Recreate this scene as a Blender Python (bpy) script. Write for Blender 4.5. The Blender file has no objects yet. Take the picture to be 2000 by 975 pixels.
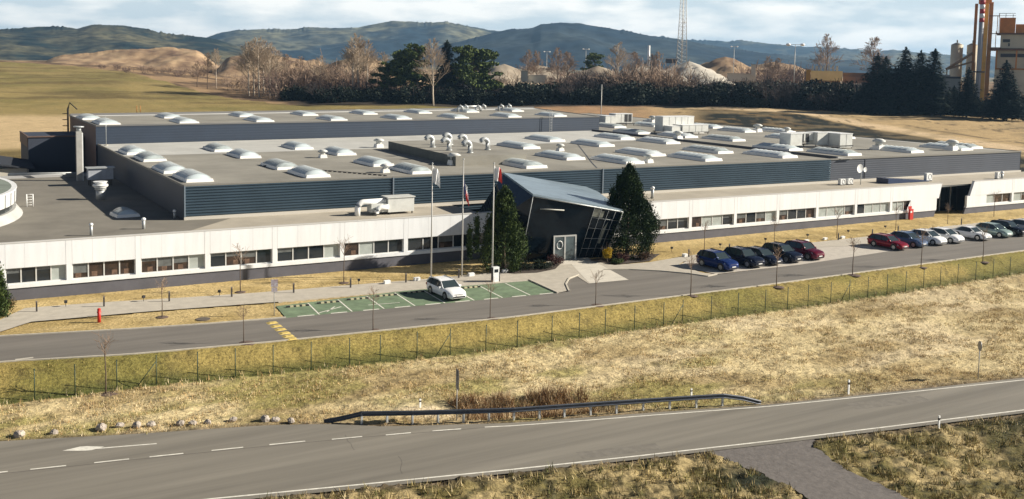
import bpy, math, random
import numpy as np
from mathutils import Matrix, Vector
from mathutils.geometry import tessellate_polygon
random.seed(7); rng = np.random.default_rng(11)
scn = bpy.context.scene
COL = scn.collection
R_ = math.radians

# ---------------------------------------------------------------- camera
F = 1936.34; CH = 20.0
ROT = np.array([[0.8599768637, 0.0762252220, -0.5046082732],
                [-0.5099574782, 0.1662810068, -0.8439751164],
                [0.0195745811, 0.9831278362, 0.1818694407]])
cam_d = bpy.data.cameras.new('camera'); cam = bpy.data.objects.new('camera', cam_d); COL.objects.link(cam)
m4 = Matrix([[0.8598788, 0.0277395, -0.509744, -1.152], [-0.510133, 0.0844543, -0.8559391, -1.99], [0.0193067, 0.9960412, 0.0867713, 20.281], [0, 0, 0, 1]])
cam.matrix_world = m4
cam_d.sensor_width = 36; cam_d.lens = 36 * 1972.9 / 2000; cam_d.shift_y = -187.5 / 2000; cam_d.clip_end = 20000; cam_d.clip_start = 1
scn.camera = cam

# ---------------------------------------------------------------- light
SUN_EL, SUN_AZ = R_(27), R_(-24)      # azimuth counted from +X towards +Y
sd = Vector((math.cos(SUN_EL) * math.cos(SUN_AZ), math.cos(SUN_EL) * math.sin(SUN_AZ), math.sin(SUN_EL)))
sun_d = bpy.data.lights.new('sun', 'SUN'); sun_d.energy = 5.0; sun_d.angle = R_(0.5); sun_d.color = (1, 0.915, 0.78)
sun = bpy.data.objects.new('sun', sun_d); COL.objects.link(sun); sun.rotation_euler = sd.to_track_quat('Z', 'Y').to_euler()
world = bpy.data.worlds.new('World'); scn.world = world; world.use_nodes = True
wn = world.node_tree; wn.nodes.clear()
def N(t, typ, **k):
    n = t.nodes.new(typ)
    for a, b in k.items():
        setattr(n, a, b)
    return n
sky = N(wn, 'ShaderNodeTexSky', sky_type='NISHITA', sun_disc=False)
sky.sun_elevation = SUN_EL; sky.sun_rotation = R_(90) - SUN_AZ; sky.air_density = .24; sky.dust_density = .1; sky.ozone_density = 2.5; sky.altitude = 300
tc = N(wn, 'ShaderNodeTexCoord'); mp = N(wn, 'ShaderNodeMapping'); mp.inputs['Scale'].default_value = (4.2, 4.2, 17.0)
wn.links.new(tc.outputs['Generated'], mp.inputs[0])
nz = N(wn, 'ShaderNodeTexNoise'); nz.inputs['Scale'].default_value = 1.7; nz.inputs['Detail'].default_value = 8; nz.inputs['Roughness'].default_value = .52
wn.links.new(mp.outputs[0], nz.inputs['Vector'])
cr = N(wn, 'ShaderNodeValToRGB'); cr.color_ramp.elements[0].position = .12; cr.color_ramp.elements[1].position = .34
wn.links.new(nz.outputs[0], cr.inputs[0])
nz2 = N(wn, 'ShaderNodeTexNoise'); nz2.inputs['Scale'].default_value = 3.1; nz2.inputs['Detail'].default_value = 6
mp2 = N(wn, 'ShaderNodeMapping'); mp2.inputs['Location'].default_value = (3, 1, 7); mp2.inputs['Scale'].default_value = (3.4, 3.4, 14.0)
wn.links.new(tc.outputs['Generated'], mp2.inputs[0]); wn.links.new(mp2.outputs[0], nz2.inputs['Vector'])
cc = N(wn, 'ShaderNodeValToRGB'); cc.color_ramp.elements[0].position = .40; cc.color_ramp.elements[1].position = .60
cc.color_ramp.elements[0].color = (8.0, 9.3, 9.9, 1); cc.color_ramp.elements[1].color = (13.4, 13.4, 12.8, 1)
wn.links.new(nz2.outputs[0], cc.inputs[0])
mx = N(wn, 'ShaderNodeMixRGB')
sx_ = N(wn, 'ShaderNodeSeparateXYZ'); wn.links.new(tc.outputs['Generated'], sx_.inputs[0])
el = N(wn, 'ShaderNodeMapRange'); el.inputs[1].default_value = .11; el.inputs[2].default_value = .2; el.inputs[3].default_value = 1; el.inputs[4].default_value = .04; wn.links.new(sx_.outputs[2], el.inputs[0])
ml = N(wn, 'ShaderNodeMath', operation='MULTIPLY'); lo_ = N(wn, 'ShaderNodeMapRange'); lo_.inputs[1].default_value = -.03; lo_.inputs[2].default_value = -.005; wn.links.new(sx_.outputs[2], lo_.inputs[0]); mm_ = N(wn, 'ShaderNodeMath', operation='MULTIPLY'); wn.links.new(cr.outputs[0], mm_.inputs[0]); wn.links.new(lo_.outputs[0], mm_.inputs[1]); wn.links.new(mm_.outputs[0], ml.inputs[0]); wn.links.new(el.outputs[0], ml.inputs[1]); wn.links.new(ml.outputs[0], mx.inputs[0]); wn.links.new(sky.outputs[0], mx.inputs[1]); wn.links.new(cc.outputs[0], mx.inputs[2])
bg = N(wn, 'ShaderNodeBackground'); bg.inputs[1].default_value = .05
wo = N(wn, 'ShaderNodeOutputWorld'); wn.links.new(mx.outputs[0], bg.inputs[0]); wn.links.new(bg.outputs[0], wo.inputs[0])
scn.view_settings.view_transform = 'Standard'; scn.view_settings.look = 'None'
scn.view_settings.exposure = 0.80; scn.view_settings.gamma = 1
scn.cycles.max_bounces = 5; scn.cycles.diffuse_bounces = 2; scn.cycles.glossy_bounces = 2; scn.cycles.transparent_max_bounces = 8
scn.cycles.volume_bounces = 0; scn.cycles.volume_step_rate = 10; scn.cycles.sample_clamp_indirect = 4

# ---------------------------------------------------------------- photo measurements -> world points
def ray(px, py): return ROT @ np.array([px - 1000, 487.5 - py, -F])
def P(px, py, z=0.0):
    d = ray(px, py); t = (z - CH) / d[2]; return Vector((t * d[0], t * d[1], z))
def PY(px, py, Y):
    d = ray(px, py); t = Y / d[1]; return Vector((t * d[0], Y, CH + t * d[2]))
def at(px, py, d):
    r = ray(px, py); t = d / math.hypot(r[0], r[1]); return Vector((r[0] * t, r[1] * t, CH + r[2] * t))
def horizon(px): return 109.4 + .0199 * px
def azim(px):
    r = ray(px, horizon(px)); return math.atan2(r[0], r[1])

# ---------------------------------------------------------------- helpers
MATS = {}
def mat(name, col, rough=.8, var=.0, scale=2.0, metal=0.0, bump=0.0, col2=None, detail=5, spec=None, stretch=None, rot=0):
    if name in MATS: return MATS[name]
    m = bpy.data.materials.new(name); m.use_nodes = True; t = m.node_tree; b = t.nodes['Principled BSDF']
    b.inputs['Roughness'].default_value = rough; b.inputs['Metallic'].default_value = metal
    if spec is not None: b.inputs['Specular IOR Level'].default_value = spec
    b.inputs['Base Color'].default_value = (*col, 1)
    if var or col2 or bump:
        tcn = N(t, 'ShaderNodeTexCoord'); mpn = N(t, 'ShaderNodeMapping')
        if stretch: mpn.inputs['Scale'].default_value = stretch; mpn.vector_type = 'POINT'; mpn.inputs['Rotation'].default_value = (0, 0, rot)
        g = N(t, 'ShaderNodeNewGeometry'); t.links.new(g.outputs['Position'], mpn.inputs[0])
        n = N(t, 'ShaderNodeTexNoise'); n.inputs['Scale'].default_value = scale; n.inputs['Detail'].default_value = detail; n.inputs['Roughness'].default_value = .6
        t.links.new(mpn.outputs[0], n.inputs['Vector'])
        r = N(t, 'ShaderNodeValToRGB'); r.color_ramp.elements[0].position = .32; r.color_ramp.elements[1].position = .68
        c2 = col2 or tuple(c * (1 - var) for c in col); c1 = col if col2 else tuple(min(1, c * (1 + var * .6)) for c in col)
        r.color_ramp.elements[0].color = (*c2, 1); r.color_ramp.elements[1].color = (*c1, 1)
        t.links.new(n.outputs[0], r.inputs[0]); t.links.new(r.outputs[0], b.inputs['Base Color'])
        if bump:
            bp = N(t, 'ShaderNodeBump'); bp.inputs['Strength'].default_value = bump; bp.inputs['Distance'].default_value = .1
            t.links.new(n.outputs[0], bp.inputs['Height']); t.links.new(bp.outputs[0], b.inputs['Normal'])
    MATS[name] = m; return m
def attr_mat(name, rough=.9, scale=3.0, lo=.7, hi=1.25, bump=.4, spec=.15, scale2=.35, bdist=.1):
    m = bpy.data.materials.new(name); m.use_nodes = True; t = m.node_tree; b = t.nodes['Principled BSDF']
    b.inputs['Roughness'].default_value = rough; b.inputs['Specular IOR Level'].default_value = spec
    a = N(t, 'ShaderNodeAttribute', attribute_name='tone'); g = N(t, 'ShaderNodeNewGeometry')
    col = a.outputs['Color']
    for i, (s, l, h) in enumerate(((scale, lo, hi), (scale2, .85, 1.15))):
        n = N(t, 'ShaderNodeTexNoise'); n.inputs['Scale'].default_value = s; n.inputs['Detail'].default_value = 6; n.inputs['Roughness'].default_value = .65
        t.links.new(g.outputs['Position'], n.inputs['Vector'])
        mr = N(t, 'ShaderNodeMapRange'); mr.inputs[1].default_value = .3; mr.inputs[2].default_value = .7; mr.inputs[3].default_value = l; mr.inputs[4].default_value = h
        t.links.new(n.outputs[0], mr.inputs[0])
        mu = N(t, 'ShaderNodeVectorMath', operation='SCALE'); t.links.new(col, mu.inputs[0]); t.links.new(mr.outputs[0], mu.inputs['Scale']); col = mu.outputs[0]
        if i == 0 and bump:
            bp = N(t, 'ShaderNodeBump'); bp.inputs['Strength'].default_value = bump; bp.inputs['Distance'].default_value = bdist
            t.links.new(n.outputs[0], bp.inputs['Height']); t.links.new(bp.outputs[0], b.inputs['Normal'])
    t.links.new(col, b.inputs['Base Color']); MATS[name] = m; return m

class MB:
    def __init__(s): s.v = []; s.f = []; s.mi = []; s.sm = []
    def add(s, vs, fs, mi=0, sm=False):
        o = len(s.v); s.v += [tuple(v) for v in vs]
        for f in fs: s.f.append(tuple(o + i for i in f)); s.mi.append(mi); s.sm.append(sm)
        return s
    def box(s, x0, x1, y0, y1, z0, z1, mi=0):
        v = [(x, y, z) for z in (z0, z1) for y in (y0, y1) for x in (x0, x1)]
        return s.add(v, [(0, 2, 3, 1), (4, 5, 7, 6), (0, 1, 5, 4), (2, 6, 7, 3), (0, 4, 6, 2), (1, 3, 7, 5)], mi)
    def obox(s, c, ux, uy, z0, z1, mi=0):      # oriented box: centre, half-axis vectors
        c = Vector((c[0], c[1], 0)); ux = Vector((ux[0], ux[1], 0)); uy = Vector((uy[0], uy[1], 0))
        v = [c + a * ux + b * uy + Vector((0, 0, z)) for z in (z0, z1) for b in (-1, 1) for a in (-1, 1)]
        return s.add(v, [(0, 2, 3, 1), (4, 5, 7, 6), (0, 1, 5, 4), (2, 6, 7, 3), (0, 4, 6, 2), (1, 3, 7, 5)], mi)
    def hull(s, lo, hi, mi=0, mtop=None):      # prism between two equal polygons (ccw from above)
        n = len(lo); s.add(list(lo) + list(hi), [(i, (i + 1) % n, n + (i + 1) % n, n + i) for i in range(n)] + [tuple(range(n - 1, -1, -1))], mi)
        return s.add(hi, [tuple(range(n))], mi if mtop is None else mtop)
    def tube(s, pts, rad, n=6, mi=0, caps=True, sm=True):
        pts = [Vector(p) for p in pts]
        if not hasattr(rad, '__len__'): rad = [rad] * len(pts)
        vs = []
        for i, p in enumerate(pts):
            d = (pts[min(i + 1, len(pts) - 1)] - pts[max(i - 1, 0)]).normalized()
            a = d.cross(Vector((0, 0, 1)) if abs(d.z) < .9 else Vector((1, 0, 0))).normalized(); b = d.cross(a)
            for k in range(n):
                t = 2 * math.pi * k / n; vs.append(p + (a * math.cos(t) + b * math.sin(t)) * rad[i])
        fs = [(i * n + k, i * n + (k + 1) % n, (i + 1) * n + (k + 1) % n, (i + 1) * n + k) for i in range(len(pts) - 1) for k in range(n)]
        s.add(vs, fs, mi, sm)
        if caps:
            o = len(s.v) - len(vs); s.f.append(tuple(o + k for k in range(n - 1, -1, -1))); s.f.append(tuple(o + (len(pts) - 1) * n + k for k in range(n))); s.mi += [mi, mi]; s.sm += [False, False]
        return s
    def cyl(s, c, r, z0, z1, n=16, mi=0, r1=None): return s.tube([(c[0], c[1], z0), (c[0], c[1], z1)], [r, r if r1 is None else r1], n, mi)
    def ball(s, c, r, n=8, mi=0, sz=1.0):
        vs = []; fs = []
        for i in range(n // 2 + 1):
            t = math.pi * i / (n // 2)
            for k in range(n):
                q = 2 * math.pi * k / n; vs.append((c[0] + r * math.sin(t) * math.cos(q), c[1] + r * math.sin(t) * math.sin(q), c[2] + r * sz * math.cos(t)))
        for i in range(n // 2):
            for k in range(n): fs.append((i * n + k, (i + 1) * n + k, (i + 1) * n + (k + 1) % n, i * n + (k + 1) % n))
        return s.add(vs, fs, mi, True)
    def poly(s, pts, mi=0):
        pts = [Vector(p) for p in pts]; tri = tessellate_polygon([pts])
        fs = []
        for t in tri:
            a, b, c = (pts[i] for i in t); n = (b - a).cross(c - a)
            fs.append(tuple(t) if n.z >= 0 else tuple(reversed(t)))
        return s.add(pts, fs, mi)
    def mesh(s, name, mats):
        me = bpy.data.meshes.new(name); me.from_pydata(s.v, [], s.f)
        for m in (mats if isinstance(mats, (list, tuple)) else [mats]): me.materials.append(m)
        me.polygons.foreach_set('material_index', s.mi); me.polygons.foreach_set('use_smooth', s.sm); me.update(); return me
    def build(s, name, mats, parent=None, **tags): return link(name, s.mesh(name, mats), parent, **tags)
def link(name, data, parent=None, loc=None, rz=None, label=None, category=None, group=None, kind=None):
    o = bpy.data.objects.new(name, data); COL.objects.link(o)
    if parent is not None: o.parent = parent
    if loc is not None: o.location = loc
    if rz is not None: o.rotation_euler = (0, 0, rz)
    for k, v in (('label', label), ('category', category), ('group', group), ('kind', kind)):
        if v: o[k] = v
    return o
def thing(name, label, category, loc=(0, 0, 0), rz=0, group=None): return link(name, None, None, loc, rz, label, category, group)
KIDS = {}
def copy_tree(o, parent=None, loc=None, rz=None, label=None, scale=None):
    c = o.copy(); COL.objects.link(c)
    if parent is not None: c.parent = parent
    if loc is not None: c.location = loc
    if rz is not None: c.rotation_euler = (0, 0, rz)
    if scale is not None: c.scale = scale if hasattr(scale, '__len__') else (scale,) * 3
    if label: c['label'] = label
    if o.name not in KIDS: KIDS[o.name] = [x for x in bpy.data.objects if x.parent == o]
    for ch in KIDS[o.name]: copy_tree(ch, c)
    return c
class Stamp:           # first place() moves the original, later ones copy it with its parts
    def __init__(s, o): s.o = o; s.used = False
    def place(s, loc, rz=0, label=None, scale=1.0):
        sc = scale if hasattr(scale, '__len__') else (scale,) * 3
        if not s.used:
            s.used = True; KIDS[s.o.name] = [x for x in bpy.data.objects if x.parent == s.o]
            for k in KIDS[s.o.name]: KIDS[k.name] = [x for x in bpy.data.objects if x.parent == k]
            s.o.location = loc; s.o.rotation_euler = (0, 0, rz); s.o.scale = sc
            if label: s.o['label'] = label
            return s.o
        return copy_tree(s.o, None, loc, rz, label, sc)

# value noise
def vnoise(x, y, seed=0):
    xi = np.floor(x).astype(np.int64); yi = np.floor(y).astype(np.int64); fx = x - xi; fy = y - yi
    fx = fx * fx * (3 - 2 * fx); fy = fy * fy * (3 - 2 * fy)
    def hsh(a, b):
        n = (a * 374761393 + b * 668265263 + seed * 974711) & 0xffffffff
        n = ((n ^ (n >> 13)) * 1274126177) & 0xffffffff
        return ((n ^ (n >> 16)) & 0xffff) / 65535.0
    return (hsh(xi, yi) * (1 - fx) + hsh(xi + 1, yi) * fx) * (1 - fy) + (hsh(xi, yi + 1) * (1 - fx) + hsh(xi + 1, yi + 1) * fx) * fy
def fbm(x, y, seed=0, oct=4):
    a = 0; w = .5; t = 0
    for i in range(oct): a = a + w * vnoise(x * 2 ** i, y * 2 ** i, seed + i); t += w; w *= .5
    return a / t
def smooth(a, b, x):
    t = np.clip((x - a) / (b - a), 0, 1); return t * t * (3 - 2 * t)

# ---------------------------------------------------------------- materials
WHITE = mat('white_panel', (.82, .84, .86), .5, var=.07, scale=1.6, stretch=(1, 1, .12), detail=8)
WHITE2 = mat('white_metal', (.82, .83, .82), .4, var=.08, scale=1.2)
PLINTH = mat('plinth_render', (.115, .115, .135), .85, var=.15, scale=.7)
CORR = mat('corrugated_steel', (.055, .088, .118), .36, var=.14, scale=.25, metal=.25)
CORR2 = mat('flat_dark_cladding', (.05, .06, .082), .5, var=.12, scale=.3)
DARKEDGE = mat('dark_coping', (.05, .055, .07), .5)
ROOFM = mat('roof_membrane', (.275, .262, .225), .9, var=.24, scale=.16, detail=9)
ROOFL = mat('roof_strip_pale', (.50, .50, .47), .8, var=.12, scale=.3, detail=8)
ROOFB = mat('roof_beige', (.42, .38, .31), .9, var=.14, scale=.3, detail=8)
ROOFG = mat('roof_gravel_grey', (.20, .185, .155), .92, var=.2, scale=.25, detail=9)
DOME = mat('skylight_dome', (.60, .68, .70), .3, var=.1, scale=.6)
CURB = mat('skylight_curb', (.85, .84, .80), .5, var=.06, scale=1)
GLASS = mat('window_glass', (.018, .024, .03), .08, spec=.6)
GLASSB = mat('window_interior_brown', (.075, .048, .035), .15, col2=(.012, .012, .014), scale=1.3)
BLIND = mat('window_blind', (.40, .44, .42), .35, var=.15, scale=1.5)
GALV = mat('galvanised_metal', (.48, .50, .50), .45, metal=.3, var=.15, scale=3)
HVAC = mat('hvac_casing', (.62, .63, .60), .5, var=.12, scale=1.0)
BLACK = mat('black_metal', (.02, .02, .022), .5)
BROWNW = mat('brown_cladding', (.16, .105, .085), .7, var=.15, scale=.5)
CONC = mat('concrete_pale', (.62, .58, .50), .85, var=.12, scale=.8, bump=.1)
PAVER = mat('paver_pale', (.50, .46, .40), .9, var=.14, scale=1.4, bump=.15)
PATHM = mat('path_concrete', (.47, .43, .36), .9, var=.12, scale=1.2, bump=.15)
ASPH = mat('asphalt_warm', (.18, .165, .145), .85, var=.22, scale=.5, detail=12, stretch=(.14, 1.4, 1))
ASPH2 = mat('asphalt_main', (.215, .198, .165), .8, var=.26, scale=.55, detail=12, stretch=(.07, 1.5, 1), rot=.21)
ASPH3 = mat('asphalt_track', (.15, .135, .125), .9, var=.22, scale=3.0, detail=12, bump=.4)
GREENP = mat('green_bay_paint', (.16, .225, .135), .85, var=.35, scale=.9, detail=10)
LINEW = mat('road_paint_white', (.74, .72, .64), .8, var=.22, scale=3, detail=8)
LINEY = mat('hump_yellow', (.62, .47, .14), .7, var=.3, scale=5)
KERB = mat('kerb_concrete', (.52, .48, .40), .9, var=.15, scale=2)
BARK = mat('bark_brown', (.13, .095, .07), .95, var=.3, scale=6)
BARKP = mat('birch_bark', (.55, .47, .38), .9, var=.35, scale=2.5)
TWIG = mat('bare_twigs', (.30, .215, .155), .95, var=.2, scale=1)
TWIGR = mat('reddish_twigs', (.18, .12, .095), .95, var=.3, scale=.2)
TWIGD = mat('dark_twigs', (.035, .026, .024), .95, var=.4, scale=.15)
POLE = mat('pole_grey', (.42, .42, .40), .5, metal=.3)
RED = mat('signal_red', (.55, .03, .02), .45)
FENCEG = mat('fence_green', (.03, .055, .032), .6)
STONE = mat('boulder_stone', (.40, .35, .30), .9, var=.35, scale=3, bump=.6)
def foliage(name, c1, c2, sc=.6):
    m = mat(name, c1, .7, col2=c2, scale=sc, spec=.2); return m
THUJA = foliage('conifer_green', (.085, .12, .028), (.012, .030, .014), 1.3)
PINEF = foliage('pine_needles', (.13, .165, .03), (.008, .028, .016), .5)
SPRF = foliage('spruce_needles', (.020, .040, .030), (.006, .016, .014), .5)
HEDGEF = foliage('evergreen_shrub', (.018, .028, .014), (.004, .010, .008), .3)
YELF = foliage('yellow_shrub_leaves', (.55, .36, .02), (.22, .16, .015), 3)

# ---------------------------------------------------------------- terrain
road_S = [(-60, 77), (3.4, 71.7), (11.1, 69.7), (20.8, 68.4), (40.1, 66.9), (68.6, 66.8), (110.3, 67.3), (220, 68.5)]
fence_L = [(-60, 72), (5, 66.7), (12.5, 66.2), (22.7, 64.8), (35.3, 63.4), (50.2, 63.3), (73.2, 62.6), (90.3, 63.), (115, 63.3), (220, 64.5)]
fpx = [(-90, 868), (0, 862), (260, 848), (530, 830), (640, 828), (760, 833), (1000, 826), (1270, 806), (1500, 790), (1750, 764), (2000, 737)]
npx = [(420, 982), (700, 955), (1000, 924), (1250, 897), (1500, 868), (1750, 838), (2000, 806)]
MZ = -1.47
main_F = [tuple(P(*p, MZ)[:2]) for p in fpx]; main_N = [tuple(P(*p, MZ)[:2]) for p in npx]
def ext(L, xa, xb):
    (a, b), (c, d) = L[0], L[1]; L0 = (xa, b + (d - b) / (c - a) * (xa - a) * .8)
    (a, b), (c, d) = L[-2], L[-1]; L1 = (xb, d + (d - b) / (c - a) * (xb - c))
    return [L0] + L + [L1]
main_F = ext(main_F, -60, 150); main_N = ext(main_N, -60, 150)
ip = lambda L, x: np.interp(x, [p[0] for p in L], [p[1] for p in L])
track0 = [P(*p, MZ) for p in [(1375, 876), (1470, 868), (1585, 853), (1592, 872), (1640, 908), (1740, 955), (1800, 985), (1830, 1010), (1640, 1010), (1570, 965), (1490, 925), (1420, 897)]]
track = []
for i_ in range(len(track0)):
    a_, b_ = track0[i_], track0[(i_ + 1) % len(track0)]; k_ = max(1, int((b_ - a_).length / .3))
    for j_ in range(k_): q_ = a_.lerp(b_, j_ / k_); track.append(Vector((q_.x + random.uniform(-.14, .14), q_.y + random.uniform(-.12, .12), MZ)))
DT = np.array([0, 200, 240, 290, 350, 420, 520, 700, 1000, 1500, 2500, 7000.])
CPX = np.array([-700, 0, 250, 520, 800, 1100, 1400, 1700, 2000, 2600.])
ZT = np.array([[0, 0, 1, 1.3, 3, 6.5, 10, 17, 15, 14, 12, 5]] * 2 + [[0, 0, 1, 1.2, 3.5, 6.5, 11, 14, 18, 15, 12, 5], [0, 0, 1, 1.5, 3, 5, 6, 9, 12, 13, 12, 5], [0, 0, 1, 1.5, 3, 5.5, 7, 9, 12, 13, 12, 5],
     [0, 0, 1, 2, 4, 6, 7, 9, 12, 13, 12, 5], [0, 0, 2, 4, 6.5, 7.5, 8, 9, 12, 13, 12, 5], [0, .2, 1.5, 3.6, 5.6, 7, 7.8, 9, 11, 12, 12, 5], [0, .2, 1.5, 3.4, 5.2, 6.5, 7.5, 9, 11, 12, 12, 5], [0, .2, 1.5, 3.4, 5.2, 6.5, 7.5, 9, 11, 12, 12, 5]])
CAZ = np.array([azim(p) for p in CPX])
def far_z(X, Y):
    d = np.hypot(X, Y); a = np.arctan2(X, Y)
    fi = np.clip(np.interp(a, CAZ, np.arange(len(CAZ))), 0, len(CAZ) - 1.001); i = fi.astype(int); t = fi - i
    fj = np.clip(np.interp(d, DT, np.arange(len(DT))), 0, len(DT) - 1.001); j = fj.astype(int); u = fj - j; u = u * u * (3 - 2 * u) * .5 + u * .5
    return (ZT[i, j] * (1 - u) + ZT[i, j + 1] * u) * (1 - t) + (ZT[i + 1, j] * (1 - u) + ZT[i + 1, j + 1] * u) * t
def inpoly(X, Y, pts):
    c = np.zeros(X.shape, bool); n = len(pts)
    for i in range(n):
        x0, y0 = pts[i][0], pts[i][1]; x1, y1 = pts[(i + 1) % n][0], pts[(i + 1) % n][1]
        if y0 == y1: continue
        c ^= ((y0 > Y) != (y1 > Y)) & (X < (x1 - x0) * (Y - y0) / (y1 - y0) + x0)
    return c
# paved areas near the building, measured on the photo
poly_px = {
 'path': [(-60, 655), (50, 603), (195, 592), (350, 583), (500, 573), (660, 560), (820, 547), (960, 534), (1040, 524), (1085, 515), (1105, 506), (1150, 506), (1200, 519), (1270, 513), (1345, 500), (1500, 484), (1700, 462), (1760, 452), (1900, 437), (2080, 418),
          (2080, 424), (1900, 444), (1790, 457), (1745, 462), (1700, 472), (1690, 480), (1600, 484), (1450, 497), (1375, 505), (1335, 512), (1326, 518), (1345, 525), (1372, 534), (1400, 537), (1382, 541), (1345, 536), (1290, 531), (1230, 528), (1175, 529), (1228, 548), (1150, 555), (1128, 541), (1110, 549), (1106, 560), (1110, 569), (1091, 573), (1036, 549), (800, 568), (545, 591), (300, 609), (62, 630), (0, 650), (-60, 680)],
 'lot': [(1326, 518), (1345, 509), (1400, 501), (1500, 491), (1610, 481), (1700, 477), (1712, 474), (1745, 462), (1900, 444), (2080, 424), (2080, 446), (2000, 456), (1850, 473), (1700, 497), (1560, 518), (1400, 536), (1345, 525)],
 'green': [(540, 599), (560, 622), (800, 600), (1090, 573), (1036, 549), (800, 568)],
}
PW = {k: [P(*p, 0) for p in v] for k, v in poly_px.items()}
roadN_px = [(-60, 664), (0, 659), (250, 645), (400, 635), (500, 627), (560, 622), (800, 600), (1090, 573), (1112, 570), (1106, 556), (1112, 545), (1130, 538), (1150, 520), (1230, 520), (1300, 528), (1400, 537), (1560, 518), (1700, 497), (1850, 473), (2000, 456), (2080, 446)]
roadN = [P(*p, 0) for p in roadN_px]
road_poly = [Vector((x, y, 0)) for x, y in road_S if x > -20 and x < 150]
road_poly = [Vector((-8, 75, 0))] + road_poly + [Vector((150, 67.8, 0))] + list(reversed(roadN))
road_poly = [Vector((p.x, p.y, 0)) for p in road_poly]
forecourt = [P(*p, 0) for p in [(1106, 506), (1146, 503), (1228, 548), (1152, 555)]]

def terrain_z(X, Y, micro=True):
    z = far_z(X, Y)
    ys = ip(road_S, X); yf = ip(fence_L, X)
    near = Y < ys
    e = smooth(0, 1, (ys - .35 - Y) / np.maximum(ys - yf, .5))
    z = np.where(near, -1.35 * e - .15 * smooth(0, 6, yf - Y), z)
    mf = ip(main_F, X); mn = ip(main_N, X)
    # ditch beyond the guard rail
    dt = np.exp(-((X - 32.5) / 4.5) ** 4) * np.exp(-((Y - (mf + 2.6)) / 1.35) ** 4) * 1.1
    z = z - dt
    # lower ground in front of the road
    z = np.where(Y < mn, z - .5 * smooth(.4, 5, mn - Y) * (1 - np.exp(-((X - 39) / 10) ** 4)), z)
    if micro:
        fld = np.where((Y < yf + .3) & ((Y > mf) | (Y < mn)), 1.0, 0.0)
        rough_n = np.where(Y < mn, 1.9, 1.0)
        az_ = .15 * (fbm(X * 1.9, Y * 3.1, 3, 3) - .5) + .12 * (fbm(X * .55 + 9, Y * .9, 5, 3) - .5)
        z = z + fld * rough_n * az_ * 1.3
        emb = (Y >= yf + .3) & (Y < ys - .3)
        z = z + emb * .14 * (fbm(X * 1.5, Y * 1.5, 8, 3) - .5)
        lawn = (Y >= ys - .3) & (np.hypot(X, Y) < 190)
        z = z + lawn * .03 * (fbm(X * 1.1, Y * 1.1, 12, 3) - .6)
        far = smooth(220, 260, np.hypot(X, Y))
        z = z + far * (2.2 * (fbm(X / 40, Y / 40, 21, 4) - .5) + .7 * (fbm(X / 7, Y / 7, 25, 3) - .5)) * smooth(220, 420, np.hypot(X, Y))
    return z
def tz(x, y, micro=False): return float(terrain_z(np.array([float(x)]), np.array([float(y)]), micro)[0])

az = np.concatenate([np.linspace(R_(-50), R_(1.5), 40, endpoint=False), np.linspace(R_(1.5), R_(61), 430), np.linspace(R_(62), R_(110), 35)])
dd = [14.0]
while dd[-1] < 90: dd.append(dd[-1] * 1.0032)
while dd[-1] < 300: dd.append(dd[-1] * 1.006)
while dd[-1] < 9000: dd.append(dd[-1] * 1.012)
dd = np.array(dd)
A, D = np.meshgrid(az, dd); X = D * np.sin(A); Y = D * np.cos(A)
Z = terrain_z(X, Y)
ys = ip(road_S, X); yf = ip(fence_L, X); mf = ip(main_F, X); mn = ip(main_N, X)
low = np.zeros(X.shape, bool); low |= (Y < mf) & (Y > mn)
paved = np.zeros(X.shape, bool)
nearm = D < 170
for pl in list(PW.values()) + [road_poly, forecourt]:
    paved[nearm] |= inpoly(X[nearm], Y[nearm], [(p[0], p[1]) for p in pl])
trk = inpoly(X, Y, [(p[0], p[1]) for p in track])
Z = np.where(paved, -.08, Z); Z = np.where(low | trk, np.minimum(Z, MZ - .12), Z)
Z = np.where(trk & (Y < mn), MZ - .1, Z)
# colours of the ground, in places with shade painted in
def C(*c): return np.array(c)
n1 = fbm(X / 9, Y / 5, 31, 4)[..., None]; n2 = fbm(X / 2.2, Y / 1.2, 35, 4)[..., None]; n3 = fbm(X / .5, Y / .35, 39, 3)[..., None]; n4 = fbm(X / 30, Y / 22, 44, 4)[..., None]
def mixc(a, b, t): return a * (1 - t) + b * t
straw = C(.64, .525, .295); strawd = C(.36, .27, .13); olive = C(.30, .27, .085); pale = C(.70, .58, .37)
col = mixc(straw, strawd, smooth(.42, .62, n1) * .75 + .2 * smooth(.4, .7, n2))
col = mixc(col, pale, smooth(.52, .7, fbm(X / 12 + 40, Y / 4, 51, 4)[..., None]) * smooth(25, 55, X)[..., None] * .65)
col = mixc(col, olive, (smooth(.45, .65, fbm(X / 7 + 10, Y / 3, 61, 4)[..., None]) * .75) * (1 - smooth(48, 62, X)[..., None]))
col = mixc(col, C(.07, .055, .035), np.clip(smooth(.56, .70, fbm(X / .55, Y / .32, 140, 3)[..., None]), 0, 1) * .42)
dit = (np.exp(-((X - 32.5) / 4.6) ** 4) * np.exp(-((Y - (mf + 2.3)) / 1.2) ** 4))[..., None]
col = mixc(col, mixc(C(.05, .035, .025), C(.20, .12, .07), smooth(.45, .6, n3)), np.clip(dit * 1.1, 0, .9))
humpc = (np.exp(-((X - 26.6) / 2.4) ** 2) * np.exp(-((Y - (mf + 3.0)) / 1.5) ** 2))[..., None]
col = mixc(col, C(.78, .66, .46), humpc * .8)
fcol = col.copy()
fore = mixc(C(.42, .33, .165), C(.16, .135, .05), smooth(.38, .62, n2)); fore = mixc(fore, C(.05, .05, .028), smooth(.52, .72, n3) * .75)
dk = np.exp(-(((X - 37.3) / 2.2) ** 2 + ((Y - 36.3) / 1.7) ** 2))[..., None] + smooth(50, 60, X)[..., None] * smooth(39, 34, Y)[..., None] * .6
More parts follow.
